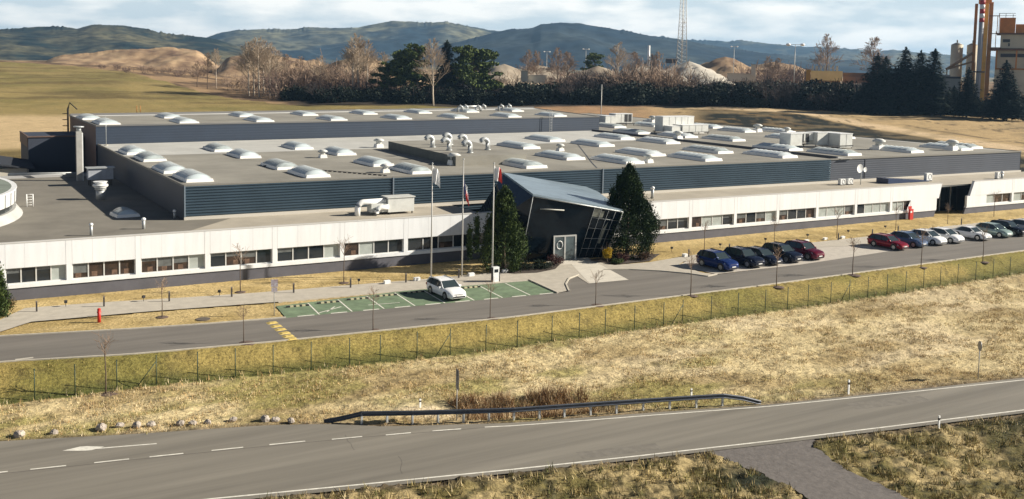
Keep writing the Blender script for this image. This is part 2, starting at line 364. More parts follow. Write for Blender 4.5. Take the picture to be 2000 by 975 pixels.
fore = mixc(fore, C(.022, .028, .018), np.clip(dk * 1.2, 0, .92))
col = np.where((Y < mn)[..., None], fore, col)
verge = np.exp(-(np.minimum(np.abs(Y - mf), np.abs(Y - mn)) / .55) ** 2)[..., None]
col = mixc(col, mixc(C(.20, .155, .11), C(.10, .075, .05), smooth(.4, .6, n3)), verge * .85)
embc = mixc(C(.33, .255, .085), C(.22, .19, .055), smooth(.4, .6, n1)); embc = mixc(embc, C(.15, .12, .045), smooth(.55, .72, n2 * .5 + n3 * .5) * .8)
embc = mixc(embc, C(.075, .095, .028), (smooth(1.6, .0, Y - yf) * .75)[..., None])
em = (Y >= yf - .2) & (Y < ys)
col = np.where(em[..., None], embc, col)
lawn = mixc(C(.55, .42, .20), C(.43, .32, .135), smooth(.4, .62, n1 * .5 + n2 * .5)); lawn = mixc(lawn, C(.22, .16, .07), smooth(.58, .75, n3) * .5)
col = np.where((Y >= ys)[..., None], lawn, col)
# behind the building
back = D > 185
grn = mixc(C(.215, .18, .065), C(.29, .225, .09), smooth(.35, .65, n4)); grn = mixc(grn, C(.14, .105, .045), smooth(.52, .68, fbm(X / 60, Y / 11, 70, 4)[..., None]) * .8)
apx = np.interp(A, CAZ, CPX)
crest = np.interp(apx, [-700, 0, 150, 250, 350, 430, 520, 600, 2600], [720, 700, 660, 600, 480, 420, 395, 385, 380])
bcol = mixc(grn, C(.50, .36, .19), (smooth(1050, 1150, apx) * .9)[..., None])
bcol = mixc(bcol, C(.56, .42, .24), (smooth(0, 1, smooth(225, 240, D) * smooth(345, 320, D) * (apx < 250)) * .9)[..., None])
bcol = mixc(bcol, C(.40, .25, .14), (smooth(950, 1000, apx) * smooth(1350, 1200, apx))[..., None])
pathD = np.interp(apx, [1250, 1400, 1560, 1700, 1850, 1950, 2100], [392, 376, 362, 322, 289, 274, 255]) + 5 * (fbm(X / 14, Y / 14, 181, 2) - .5)
bcol = mixc(bcol, C(.66, .50, .31), (np.exp(-((D - pathD) / 8.5) ** 4) * smooth(1250, 1350, apx) * .95)[..., None])
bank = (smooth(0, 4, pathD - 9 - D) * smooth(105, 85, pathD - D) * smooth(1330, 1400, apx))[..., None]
bankc = mixc(C(.014, .018, .014), C(.17, .115, .055), smooth(.52, .62, fbm(X / 4, Y / 9, 80, 4)[..., None]) * (1 - smooth(1500, 1640, apx)[..., None] * .85))  # near-black paints the slope's in-shade look together with dark vegetation
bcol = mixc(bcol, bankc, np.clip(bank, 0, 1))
for off_, w_ in ((19, 1.6), (44, 1.2), (75, 1.5)):
    ln_ = np.exp(-((D - pathD - off_ - 9 * (fbm(X / 20, Y / 20, 190 + off_, 3) - .5)) / w_) ** 2) * (fbm(X / 12, Y / 12, 200 + off_, 2) > .42) * smooth(1350, 1450, apx)
    bcol = mixc(bcol, C(.08, .06, .035), ln_[..., None] * .85)
scrub = mixc(C(.34, .23, .13), C(.12, .08, .05), smooth(.42, .62, fbm(X / 14, Y / 25, 85, 4)[..., None]))
rill = smooth(.50, .505, fbm(X / 90 + 3, Y / 16, 171, 3)) * smooth(.52, .512, fbm(X / 90 + 3, Y / 16, 171, 3)) * (apx > 1300)
bcol = mixc(bcol, C(.12, .09, .05), rill[..., None] * .8)
bcol = mixc(bcol, C(.26, .20, .11), smooth(.5, .66, fbm(X / 9, Y / 5, 175, 4)[..., None]) * (apx > 1000)[..., None] * .5)
bcol = np.where((D > crest)[..., None], scrub, bcol)
bcol = mixc(bcol, C(.035, .03, .024), (smooth(-8, 2, D - crest) * smooth(55, 40, D - crest) * smooth(540, 600, apx))[..., None] * .93)  # dark band paints shade on the hedge slope and under its dense shrubs
bcol = np.where((D > 1300)[..., None], mixc(C(.10, .11, .075), C(.24, .20, .13), smooth(.4, .62, fbm(X / 90, Y / 200, 88, 4)[..., None])), bcol)
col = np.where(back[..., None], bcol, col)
nr, nc = X.shape
me = bpy.data.meshes.new('ground')
verts = np.stack([X, Y, Z], -1).reshape(-1, 3); me.vertices.add(nr * nc); me.vertices.foreach_set('co', verts.ravel())
i0 = (np.arange(nr - 1)[:, None] * nc + np.arange(nc - 1)[None]).ravel()
quads = np.stack([i0, i0 + nc, i0 + nc + 1, i0 + 1], -1)[:, ::-1].copy()
nf = len(quads); me.loops.add(nf * 4); me.loops.foreach_set('vertex_index', quads.ravel()); me.polygons.add(nf); me.polygons.foreach_set('loop_start', np.arange(nf) * 4); me.polygons.foreach_set('use_smooth', np.ones(nf, bool)); me.update(calc_edges=True)
ca = me.color_attributes.new('tone', 'FLOAT_COLOR', 'POINT')
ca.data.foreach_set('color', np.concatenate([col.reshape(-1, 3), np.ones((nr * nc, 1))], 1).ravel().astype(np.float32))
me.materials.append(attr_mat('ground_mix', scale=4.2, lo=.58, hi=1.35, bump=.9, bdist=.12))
if me.polygons[nf // 2].normal.z < 0: me.flip_normals()
link('ground', me, kind='structure')

# ---------------------------------------------------------------- roads and paving
def sheet(name, pts, z, m, base=0): return MB().poly([(p[0], p[1], z) for p in pts]).build(name, m, kind='structure')
sheet('access_road', road_poly, .03, ASPH)
sheet('footpath', PW['path'], .055, PATHM)
sheet('parking_lot', PW['lot'], .036, PAVER)
sheet('green_parking_bays', PW['green'], .036, GREENP)
sheet('entrance_paving', forecourt, .062, CONC)
def stripz(a, b, w, z, mb, mi=0):
    a = Vector((a[0], a[1], 0)); b = Vector((b[0], b[1], 0)); n = (b - a).normalized(); n = Vector((-n.y, n.x, 0)) * w / 2
    mb.add([(q.x, q.y, z) for q in (a - n, b - n, b + n, a + n)], [(0, 1, 2, 3)], mi)
def curb(name, pts, w=.15, z0=-.1, z1=.12, m=KERB):
    mb = MB()
    for a, b in zip(pts[:-1], pts[1:]):
        a = Vector((a[0], a[1])); b = Vector((b[0], b[1])); d = (b - a); L = d.length; d.normalize()
        mb.obox((a + b) / 2, d * (L / 2), Vector((-d.y, d.x)) * w / 2, z0, z1)
    return mb.build(name, m, kind='structure')
xs = np.linspace(-8, 150, 90)
curb('kerb_south', [(x, float(ip(road_S, x)) - .08) for x in xs], .16, -.15, .07)
curb('kerb_north', [(p.x, p.y + .08) for p in roadN[:6]], .16, -.05, .11)
curb('kerb_entrance', [(p.x, p.y) for p in roadN[8:12]], .14, -.05, .12)
curb('kerb_forecourt', [P(*p, 0)[:2] for p in [(1180, 528), (1230, 527.5), (1290, 530.5), (1345, 535.5), (1382, 541), (1400, 537)]], .14, -.05, .13)
curb('kerb_green', [P(*p, 0)[:2] for p in [(1034, 548), (1090, 573.5)]], .16, -.05, .14)
curb('kerb_path', [P(*p, 0)[:2] for p in [(545, 591), (800, 568), (1036, 549)]], .12, -.05, .07)
mb = MB()
gtop = [P(*p, 0) for p in [(540, 599), (800, 568), (1036, 549)]]; gbot = [P(*p, 0) for p in [(560, 622), (800, 600), (1090, 573)]]
x_t0, x_t1 = gtop[0].x, gtop[2].x; x_b0, x_b1 = gbot[0].x, gbot[2].x
NB = 9
def lineat(L, x): return float(np.interp(x, [p.x for p in L], [p.y for p in L]))
for i in range(1, NB):
    t = i / NB; xa = x_t0 + (x_t1 - x_t0) * t; xb = x_b0 + (x_b1 - x_b0) * t
    stripz((xa, lineat(gtop, xa) - .3), (xb, lineat(gbot, xb) + .1), .12, .041, mb)
for i in range(NB):
    xa = x_b0 + (x_b1 - x_b0) * (i + .35) / NB; xb = x_b0 + (x_b1 - x_b0) * (i + .85) / NB
    stripz((xa, lineat(gbot, xa) + .12), (xb, lineat(gbot, xb) + .12), .22, .041, mb)
a = P(1545, 517, 0)
for px in (1600, 1650, 1700): pass
for q in [((345, 693), (400, 690))]: pass
mb.build('bay_lines', LINEW, kind='structure')
# painted logo strokes in the bays
mb = MB()
for p0, p1, w in [((625, 612), (668, 600), .12), ((655, 600), (640, 610), .12), ((720, 597), (782, 592), .1)]:
    stripz(P(*p0, 0), P(*p1, 0), w, .041, mb)
mb.build('bay_marks', LINEW, kind='structure')
# main road
X0 = np.linspace(-50, 140, 150)
mb = MB(); vs = [(x, float(ip(main_N, x)), MZ) for x in X0] + [(x, float(ip(main_F, x)), MZ) for x in X0]; n = len(X0)
mb.add(vs, [(i, i + 1, n + i + 1, n + i) for i in range(n - 1)]).build('main_road', ASPH2, kind='structure')
sheet('side_track', track, MZ - .03, ASPH3)
mb = MB()
def pxline(pts, w, z, mb):
    q = [P(*p, z) for p in pts]
    for a, b in zip(q[:-1], q[1:]): stripz(a, b, w, z, mb)
pxline([(330, 984), (420, 974), (700, 947), (1000, 917), (1250, 890), (1500, 861.5), (1750, 831), (2000, 800), (2200, 774)], .14, MZ + .005, mb)
pxline([(948, 834), (1000, 831.5), (1130, 822), (1270, 811), (1500, 793.5), (1750, 768), (2000, 741.5), (2200, 717)], .12, MZ + .005, mb)
for a, b in [((-55, 929), (17, 921)), ((61, 917), (131, 909.5)), ((186, 904), (254, 896.5)), ((294, 892.5), (360, 885.5)), ((415, 880), (477, 873.5)), ((528, 868.5), (598, 861.5)), ((650, 858), (709, 852.5)), ((755, 849.5), (804, 845)), ((846, 841.5), (902, 837.5))]:
    pxline([a, b], .13, MZ + .005, mb)
pxline([(180, 877), (308, 866.5)], .13, MZ + .005, mb)
q = [P(*p, MZ + .006) for p in [(124, 880.5), (158, 872.5), (172, 871.5), (206, 872.5), (180, 879.5), (165, 880.5)]]
mb.poly(q)
mb.build('road_markings', LINEW, kind='structure')
mb = MB(); pxline([(-60, 934), (0, 926), (254, 899), (477, 876), (709, 854), (902, 839), (948, 835)], .05, MZ + .003, mb)
rc_ = random.Random(4)
for k in range(2):
    x = rc_.uniform(4, 75); y0 = float(ip(main_N, x)); y1 = float(ip(main_F, x)); y = y0 + (y1 - y0) * rc_.uniform(.05, .95); p = Vector((x, y, 0)); a = rc_.choice((-.22, 1.35)) + rc_.uniform(-.2, .2)
    for j in range(rc_.randint(4, 12)):
        q = p + Vector((math.cos(a), math.sin(a), 0)) * .5; a += rc_.uniform(-.5, .5) * .6
        if not (float(ip(main_N, q.x)) + .1 < q.y < float(ip(main_F, q.x)) - .1): break
        stripz(p, q, .022, MZ + .003, mb); p = q
mb.build('road_cracks', mat('tar_seam', (.09, .08, .07), .8), kind='structure')
mb = MB()
for (x, u, L_, w_) in [(33, .2, 5, 1.0), (54, .7, 6, 1.2)]:
    y = float(ip(main_N, x)) * (1 - u) + float(ip(main_F, x)) * u; mb.obox((x, y), (L_ * .49, -L_ * .1), (.1 * w_, .49 * w_), MZ - .01, MZ + .002)
mb.build('asphalt_patches', mat('asphalt_patch', (.19, .175, .148), .85, var=.2, scale=2), kind='structure')
# rough gravel verge line beside the road
def seg_strip(name, pxs, w, z, m):
    mb = MB(); q = [P(*p, z) for p in pxs]
    for a, b in zip(q[:-1], q[1:]): stripz(a, b, w, z, mb)
    mb.build(name, m, kind='structure')
mh = MB(); c = P(398, 624, 0); mh.cyl(c, .55, .0, .045, 20); mh.build('manhole_cover', mat('manhole_iron', (.12, .10, .08), .8), label='round dark manhole cover in the dry lawn strip', category='manhole')
dr = MB(); c = P(48, 702, 0); dr.box(c.x - .55, c.x + .55, c.y - .12, c.y + .12, .03, .045); dr.build('drain_grate', mat('grate', (.5, .47, .4), .8), label='pale drain grate at the road edge, lower left', category='drain')
# speed hump of yellow pads
hump = thing('speed_hump', 'yellow speed hump of six pads across the access road', 'speed hump', P(548, 648, 0))
for i, (px, py) in enumerate([(533, 632), (541, 638.5), (549, 645), (557, 652), (564, 658), (571, 663.5)]):
    c = P(px, py, 0) - Vector(hump.location); mb = MB()
    mb.hull([(c.x - .42, c.y - .3, .03), (c.x + .42, c.y - .3, .03), (c.x + .42, c.y + .3, .03), (c.x - .42, c.y + .3, .03)], [(c.x - .2, c.y - .24, .09), (c.x + .2, c.y - .24, .09), (c.x + .2, c.y + .24, .09), (c.x - .2, c.y + .24, .09)])
    mb.build('pad', LINEY, hump)
# ---------------------------------------------------------------- production hall
def PA(px, py, z): return P(px, py, z)
HZ = 7.8; LZ = 4.4
FL = lambda x: 89.9 - .008 * (x - 10)        # front wall line of the office wing
DL = lambda x: 99.7 - .014 * (x - 21.7)      # front wall line of the hall
hall = thing('production_hall', 'long factory hall clad in dark blue ribbed steel, skylights on its flat grey roof', 'factory hall', (21.7, 99.7, 0))
def hb(mb, name, mats): # mesh given in world coordinates under the hall
    o = mb.build(name, mats, hall); o.location = -Vector(hall.location); return o
def ribbed(mb, a, b, z0, z1, pitch=.2833, dep=.10, mi=0):
    a = Vector((a[0], a[1], 0)); b = Vector((b[0], b[1], 0)); n = (b - a).normalized(); n = Vector((n.y, -n.x, 0)) * dep
    z = z0; prof = []
    while z < z1 - .01:
        prof += [(z, 0), (z + pitch * .18, 1), (z + pitch * .55, 1), (z + pitch * .73, 0)]; z += pitch
    prof = [p for p in prof if p[0] < z1] + [(z1, 0)]
    vs = []
    for z, o in prof:
        for q in (a, b): vs.append((q.x + n.x * o, q.y + n.y * o, z))
    mb.add(vs, [(2 * i, 2 * i + 1, 2 * i + 3, 2 * i + 2) for i in range(len(prof) - 1)], mi)
XR = 156.0; XS = 111.8   # right end; change of cladding
mb = MB(); ribbed(mb, (21.7, DL(21.7)), (XS, DL(XS)), 0.5, HZ); hb(mb, 'ribbed_wall', CORR)
mb = MB(); ribbed(mb, (XS, DL(XS) + .03), (XR, DL(XR) + .03), 0.5, HZ, .32, .008); hb(mb, 'flat_panel_wall', CORR2)
mb = MB(); mb.add([(21.7, DL(21.7), 0), (21.7, 153.2, 0), (21.7, 153.2, HZ), (21.7, DL(21.7), HZ)], [(0, 3, 2, 1)])
hb(mb, 'side_wall', CORR2)
mb = MB(); mb.add([(XR, DL(XR), 0), (XR, 222, 0), (XR, 222, HZ), (XR, DL(XR), HZ), (118, 222, 0), (118, 222, HZ)], [(0, 1, 2, 3), (4, 5, 2, 1)]); hb(mb, 'rear_wall', CORR2)
mb = MB(); mb.poly([(21.7, DL(21.7), HZ), (XR, DL(XR), HZ), (XR, 222, HZ), (116.5, 222, HZ), (116.5, 160, HZ), (21.7, 153.2, HZ)]); hb(mb, 'roof', ROOFM)
# pale strip of roof along the taller hall, step line, coping
mb = MB(); mb.add([(21.9, 133.4, HZ + .01), (108, 136, HZ + .01), (115.5, 161, HZ + .01), (21.9, 152.9, HZ + .01)], [(0, 1, 2, 3)]); hb(mb, 'roof_strip', ROOFL)
mb = MB(); mb.obox((114.6, 129, 0), (1.15, 0), (0, 31), HZ, HZ + .012); hb(mb, 'roof_gutter', ROOFL)
mb = MB(); mb.obox((113.2, 129, 0), (.16, 0), (0, 30.5), HZ, HZ + .35); hb(mb, 'roof_upstand', DARKEDGE)
mb = MB()
for a, b, w in [((21.75, DL(21.7)), (XR, DL(XR)), .18), ((XR - .1, DL(XR)), (XR - .1, 222), .2), ((21.8, DL(21.7) + .1), (21.8, 153), .2)]:
    a = Vector(a); b = Vector(b); d = (b - a).normalized(); mb.obox((a + b) / 2, d * ((b - a).length / 2), Vector((-d.y, d.x)) * w / 2, HZ - .12, HZ + .09)
hb(mb, 'coping', mat('coping_grey', (.20, .19, .165), .6))
mb = MB(); mb.obox((XR - 1.1, 160, 0), (.55, 0), (0, 60), HZ, HZ + .01); hb(mb, 'roof_edge_strip', ROOFL)
# roof crack / cable seams
mb = MB(); q = [P(*p, HZ) for p in [(1128, 281), (1137, 292), (1148, 306), (1158, 319), (1168, 329)]]
for a, b in zip(q[:-1], q[1:]): stripz(a, b, .13, HZ + .02, mb)
hb(mb, 'roof_seam', DARKEDGE)
# downpipe at the corner and joints in the cladding
mb = MB()
for px, py in ((360, 363), (770, 347), (1178, 331)):
    x = PY(px, py, 99).x; mb.box(x - .07, x + .07, DL(x) - .2, DL(x) - .09, LZ, HZ)
JT = mb.mesh('x', DARKEDGE)
for px, py in ((360, 363), (770, 347), (1178, 331)):
    x = PY(px, py, 99).x; mb = MB(); mb.box(x - .07, x + .07, DL(x) - .2, DL(x) - .09, LZ, HZ); hb(mb, 'cladding_joint', mat('joint', (.16, .2, .24), .5))
mb = MB(); mb.box(118.9, 119.05, DL(119) - .04, DL(119) + .0, LZ, HZ); hb(mb, 'panel_joint', DARKEDGE)
mb = MB(); a = (21.7, DL(21.7) - .12); b = (XR, DL(XR) - .12)
d = Vector((b[0] - a[0], b[1] - a[1])).normalized(); mb.obox(((a[0] + b[0]) / 2, (a[1] + b[1]) / 2), d * ((b[0] - a[0]) / 2), Vector((-d.y, d.x)) * .1, LZ, LZ + .3); hb(mb, 'wall_flashing', mat('flashing', (.55, .52, .46), .6))
# raised roof box that carries the goosenecks
mb = MB(); lo = [(56.3, 108), (66.5, 108), (70.5, 132.8), (58.2, 132.8)]
mb.hull([(x, y, HZ) for x, y in lo], [(x, y, HZ + 1.2) for x, y in lo], 0, 1)
o = hb(mb, 'raised_roof_box', [mat('box_wall', (.11, .12, .11), .8, var=.2, scale=.8), ROOFM])
mb = MB(); mb.add([(56.3, 107.985, HZ), (66.5, 107.985, HZ), (66.5, 107.985, HZ + 1.2), (56.3, 107.985, HZ + 1.2)], [(0, 1, 2, 3)]); hb(mb, 'raised_box_front', ROOFM)
# skylights
def skylight_mesh(W=2.9, L=8.0, ch=.36, dh=.42, DOME=DOME):
    cb = MB(); cb.hull([(-W / 2 - .1, -.1, 0), (W / 2 + .1, -.1, 0), (W / 2 + .1, L + .1, 0), (-W / 2 - .1, L + .1, 0)], [(-W / 2, 0, ch), (W / 2, 0, ch), (W / 2, L, ch), (-W / 2, L, ch)])
    dm = MB(); nx, ny = 10, 14; vs = []
    for j in range(ny + 1):
        v = j / ny; tv = min(1, min(v, 1 - v) * L / 1.25); ev = math.sin(tv * math.pi / 2)
        for i in range(nx + 1):
            u = -1 + 2 * i / nx; vs.append((u * (W / 2 - .05), .05 + v * (L - .1), ch + dh * math.cos(u * math.pi / 2) ** .75 * ev if abs(u) < 1 else ch))
    dm.add(vs, [(j * (nx + 1) + i, j * (nx + 1) + i + 1, (j + 1) * (nx + 1) + i + 1, (j + 1) * (nx + 1) + i) for j in range(ny) for i in range(nx)], 0, True)
    rb = MB()
    for j in range(1, 8):
        y = L * j / 8; pts = []
        for i in range(9):
            u = -1 + 2 * i / 8; pts.append((u * (W / 2 - .04), y, ch + .012 + dh * max(0, math.cos(u * math.pi / 2)) ** .75))
        rb.tube(pts, .028, 4, 0, False)
    return cb.mesh('curb', CURB), dm.mesh('dome', DOME), rb.mesh('dome_ribs', GALV)
SKA = skylight_mesh(); SKB = skylight_mesh(2.6, 6.4, .32, .52); SKC = skylight_mesh(2.8, 7.2, .25, .42); SKS = skylight_mesh(2.1, 2.6, .3, .45)
DOME2 = mat('skylight_dome_dirty', (.46, .52, .52), .4, var=.3, scale=1.5); DOME3 = mat('skylight_dome_clean', (.72, .78, .79), .2, var=.08, scale=1)
SKA2 = skylight_mesh(DOME=DOME2); SKA3 = skylight_mesh(DOME=DOME3); SKB2 = skylight_mesh(2.6, 6.4, .32, .50, DOME2)
def skylight(parent, meshes, x, y, z, rz=0):
    cbm, dmm, rbm = meshes
    c = link('skylight', cbm, parent, loc=Vector((x, y, z)) - Vector(parent.location), rz=rz)
    link('dome', dmm, c); link('dome_rib', rbm, c)
A1 = [(24.0, 102.2), (36.4, 102.1), (48.8, 101.5), (64.3, 102), (79.8, 102.2), (92.6, 101.8), (107.2, 101.8), (120.3, 101.6), (134.6, 101.5), (148, 102),
      (23.6, 111), (36, 111), (47.9, 110.6), (75.4, 109.6), (89.9, 110.4), (103.2, 110.6), (118, 111), (24.1, 125), (36, 125.5), (49, 125.6), (79, 127), (93, 127), (107.6, 128), (123.5, 129.5), (138, 128.5),
      (24, 135), (35.4, 136), (46.8, 136), (91, 138), (105.9, 138.6), (120.5, 138.6), (117.9, 149.3), (131, 149), (143.5, 147.5), (151, 144), (125, 166), (136, 167), (146, 160), (150, 128), (153, 104), (148, 178), (134, 185)]
for i, (x, y) in enumerate(A1): skylight(hall, (SKB, SKB, SKB2)[i % 3] if x < 60 and y < 140 else (SKA, SKA2, SKA3, SKA)[(i * 7) % 4], x + random.uniform(-.15, .15), y + random.uniform(-.2, .2), HZ)

# ---------------------------------------------------------------- rear hall (taller)
RZ = 10.5
rear = thing('rear_hall', 'taller dark blue hall rising behind the main roof with a white rear parapet', 'factory hall', (21.5, 153.1, 0))
def rb_(mb, name, mats): o = mb.build(name, mats, rear); o.location = -Vector(rear.location); return o
fp = [(21.5, 153.1), (116.3, 161.6), (123, 197), (21.5, 180.5)]
mb = MB(); ribbed(mb, fp[0], fp[1], .5, RZ, .4, .006); rb_(mb, 'front_wall', mat('rear_hall_cladding', (.022, .036, .062), .5, var=.1, scale=.3))
mb = MB(); mb.add([(x, y, z) for z in (0, RZ) for x, y in fp], [(1, 2, 6, 5), (2, 3, 7, 6)], 0); mb.add([(x, y, z) for z in (0, RZ) for x, y in fp], [(3, 0, 4, 7)], 1); rb_(mb, 'side_wall', [CORR2, BROWNW])
mb = MB(); mb.poly([(x, y, RZ) for x, y in fp]); rb_(mb, 'roof', ROOFM)
mb = MB(); mb.add([(21.7, 178, RZ + .01), (122, 193, RZ + .01), (122.8, 196.8, RZ + .01), (21.7, 180.3, RZ + .01)], [(0, 1, 2, 3)]); rb_(mb, 'roof_strip', mat('roof_strip_white', (.66, .66, .63), .8, var=.1, scale=.3))
mb = MB()
for (a, b, w, h) in [(fp[0], fp[1], .18, .1), (fp[1], fp[2], .2, .1), (fp[2], fp[3], .3, .35), (fp[3], fp[0], .2, .12)]:
    a = Vector(a); b = Vector(b); d = (b - a).normalized(); mb.obox((a + b) / 2, d * ((b - a).length / 2), Vector((-d.y, d.x)) * w / 2, RZ - .12, RZ + h)
rb_(mb, 'coping', mat('coping_dark2', (.13, .13, .13), .6))
for x, y in [(23.8, 155.2), (35.4, 156.2), (47.6, 157.4), (60.5, 158.4), (73, 159.6), (85, 160.8), (97, 162), (108, 163), (23.2, 168), (36, 170), (49, 172), (61, 174), (73.5, 176), (86, 178), (98, 180.5), (110, 182.5)]:
    skylight(rear, SKC, x, y, RZ)
ld = MB()
for s in (-.28, .28): ld.tube([(103.5 + s, 159.5, HZ), (103.5 + s, 159.5, RZ + 1.3), (103.5 + s, 160.2, RZ + 1.6), (103.5 + s, 161, RZ + 1.2)], .04, 5)
for k in range(12): ld.tube([(103.22, 159.5, HZ + .3 + k * .3), (103.78, 159.5, HZ + .3 + k * .3)], .025, 4)
ld.build('roof_ladder', GALV, label='metal ladder climbing the dark wall of the rear hall', category='ladder')
ld = MB(); c = PY(131, 245, 153)
for s in (-.5, .5): ld.tube([(20.9, 178 + s, 4.2), (20.9, 178 + s, RZ + 1.2), (21.2, 178 + s * .5, RZ + 2.3), (22.3, 178 + s * .2, RZ + 1.2)], .09, 5)
for k in range(16): ld.tube([(20.9, 177.5, 4.5 + k * .45), (20.9, 178.5, 4.5 + k * .45)], .04, 4)
for k in range(6): ld.tube([(20.9, 177.5, 6 + k), (20.1, 177.6, 6 + k), (20.1, 178.4, 6 + k), (20.9, 178.5, 6 + k)], .04, 4, 0, False)
ld.build('caged_ladder', BLACK, label='tall dark caged ladder at the far left corner of the rear hall', category='ladder')

# ---------------------------------------------------------------- office wings
def office(x0, x1, pillars, name, label, slant_l=None, slant_r=None, roof_pts=None, roof_m=ROOFB, plan=None):
    o = thing(name, label, 'office building', (x0, FL(x0), 0))
    off = -Vector(o.location)
    def ad(mb, nm, mats, parent=None):
        q = mb.build(nm, mats, parent or o)
        if parent is None: q.location = off
        return q
    zb, zw0, zw1, zt = 1.0, 1.38, 2.75, 4.82
    # plinth, sill band, fascia as prisms following the wall line
    def band(za, zb_, proud, mats, nm, xa=x0, xb=x1, xa2=None, xb2=None, dep=.35, extra=None):
        mb = MB(); xa2 = xa if xa2 is None else xa2; xb2 = xb if xb2 is None else xb2
        lo = [(xa, FL(xa) - proud, za), (xb, FL(xb) - proud, za), (xb, FL(xb) + dep, za), (xa, FL(xa) + dep, za)]
        hi = [(xa2, FL(xa2) - proud, zb_), (xb2, FL(xb2) - proud, zb_), (xb2, FL(xb2) + dep, zb_), (xa2, FL(xa2) + dep, zb_)]
        mb.hull(lo, hi)
        if extra: mb.add(extra.v, extra.f, 1)
        return ad(mb, nm, mats)
    sl = slant_l or 0; sr = slant_r or 0   # horizontal shift per metre of height
    lx = lambda z: x0 + sl * (z - zb); rx = lambda z: x1 + sr * (z - zb)
    band(-.3, zb - .004, -.06, PLINTH, 'plinth', lx(-.3) if sl else x0, rx(-.3) if sr else x1, lx(zb), rx(zb))
    band(zb - .03, zb + .05, -.02, DARKEDGE, 'plinth_joint', lx(zb), rx(zb))
    band(zb + .052, zw0, .04, WHITE, 'sill_band', lx(zb), rx(zb), lx(zw0), rx(zw0))
    fascia_args = (zw1, zt, .04, WHITE, 'fascia', lx(zw1), rx(zw1), lx(zt), rx(zt))
    band(zt + .002, zt + .07, .07, mat('coping_white', (.6, .59, .56), .5), 'coping', lx(zt), rx(zt), dep=.4)
    # piers between windows and seams
    ps = pillars
    pr = MB(); sm = MB()
    for p in ps:
        for dx in (-.24, .24): sm.box(p + dx - .012, p + dx + .012, FL(p) - .047, FL(p) - .03, zw1, zt)
    for a, b in zip(ps[:-1], ps[1:]):
        for t in (1 / 3, 2 / 3):
            x = a + (b - a) * t; sm.box(x - .008, x + .008, FL(x) - .044, FL(x) - .03, zw1, zt)
    fa = list(fascia_args); fa[3] = [WHITE, mat('seam', (.55, .55, .55), .7)]; band(*fa, extra=sm)
    for p in ps: q = MB(); q.box(p - .22, p + .22, FL(p) - .037, FL(p) + .3, zw0, zw1); ad(q, 'pier', WHITE)
    return o, ad, band, (zb, zw0, zw1, zt, lx, rx)
def window(ad, o, xa, xb, kinds, slant=0, side=1):
    z0, z1 = 1.38, 2.75; ya = FL(xa) + .13
    fr = MB(); n = len(kinds)
    rev = MB(); 
    def sx(x, z): return x
    for k in range(n + 1):
        x = xa + (xb - xa) * k / n
        fr.box(x - .05, x + .05, ya, ya + .1, z0, z1)
    fr.box(xa + .051, xb - .051, ya - .002, ya + .1, z0, z0 + .09); fr.box(xa + .051, xb - .051, ya + .001, ya + .1, z1 - .07, z1)
    f = ad(fr, 'window', mat('window_frame', (.62, .62, .60), .5))
    mb = MB()
    for k, c in enumerate(kinds):
        a = xa + (xb - xa) * k / n + .05; b = xa + (xb - xa) * (k + 1) / n - .05
        mb.add([(a, ya + .05, z0 + .09), (b, ya + .05, z0 + .09), (b, ya + .05, z1 - .07), (a, ya + .05, z1 - .07)], [(0, 1, 2, 3)], 'gbw'.index(c))
        if c != 'w' and random.random() < .4:
            zz_ = z1 - .07 - random.choice((.25, .4, .6, .8)); mb.add([(a, ya + .046, zz_), (b, ya + .046, zz_), (b, ya + .046, z1 - .07), (a, ya + .046, z1 - .07)], [(0, 1, 2, 3)], 3)
        if c == 'b': q0_ = a + (b - a) * random.uniform(.1, .5); mb.add([(q0_, ya + .047, z0 + .1), (q0_ + .45, ya + .047, z0 + .1), (q0_ + .45, ya + .047, z0 + .55), (q0_, ya + .047, z0 + .55)], [(0, 1, 2, 3)], 4)
    mb.build('pane', [GLASS, GLASSB, BLIND, mat('blind_dim', (.13, .14, .14), .3, var=.3, scale=2), mat('interior_tan', (.16, .10, .07), .3, var=.5, scale=3)], f)
    return f
# left wing
pl = [PY(px, 545, 89.8).x for px in (4, 136, 271.5, 407, 538, 669, 792, 918)]
pl = [pl[0] - 5.6] + pl + [pl[-1] + 6.3]
ow, ad, band, zz = office(pl[0] - .3, 51.2, pl[1:], 'office_wing', 'white office wing left of the glass entrance with a long window row')
kk = ['gggg', 'gggw', 'bbbb', 'bbbw', 'gbbg', 'gggw', 'bwgg', 'ggbg', 'gg']
for (a, b), k in zip(zip(pl[:-1], pl[1:]), kk): window(ad, ow, a + .26, b - .26, k)
mb = MB(); mb.poly([(-2, FL(0) + .35, LZ), (51.2, FL(50) + .35, LZ), (51.2, DL(50), LZ), (21.7, DL(21.7), LZ), (-2, 99.7, LZ)]); ad(mb, 'roof', ROOFB)
mb = MB(); mb.poly([(-6, FL(0) + .35, LZ + .012), (18.2, FL(18) + .35, LZ + .012), (26.2, 99.0, LZ + .012), (21.6, 99.6, LZ + .012), (21.6, 143, LZ + .012), (-6, 143, LZ + .012)]); ad(mb, 'gravel_roof', ROOFG)
mb = MB(); mb.box(-6, 21.6, 142.9, 143.3, 0, LZ + .35); ad(mb, 'rear_parapet', mat('parapet_pale', (.42, .42, .42), .7))
mb = MB(); mb.box(pl[0] - .3, 51.2, 90.3, 90.6, 2.9, LZ - .01); mb.box(pl[0] - .3, 51.2, 91.5, 91.6, 0, 3.5); ad(mb, 'inner_wall', BLACK)
c0 = P(20, 345, LZ)
skylight(ow, SKS, 17.2, 103.6, LZ, .1)
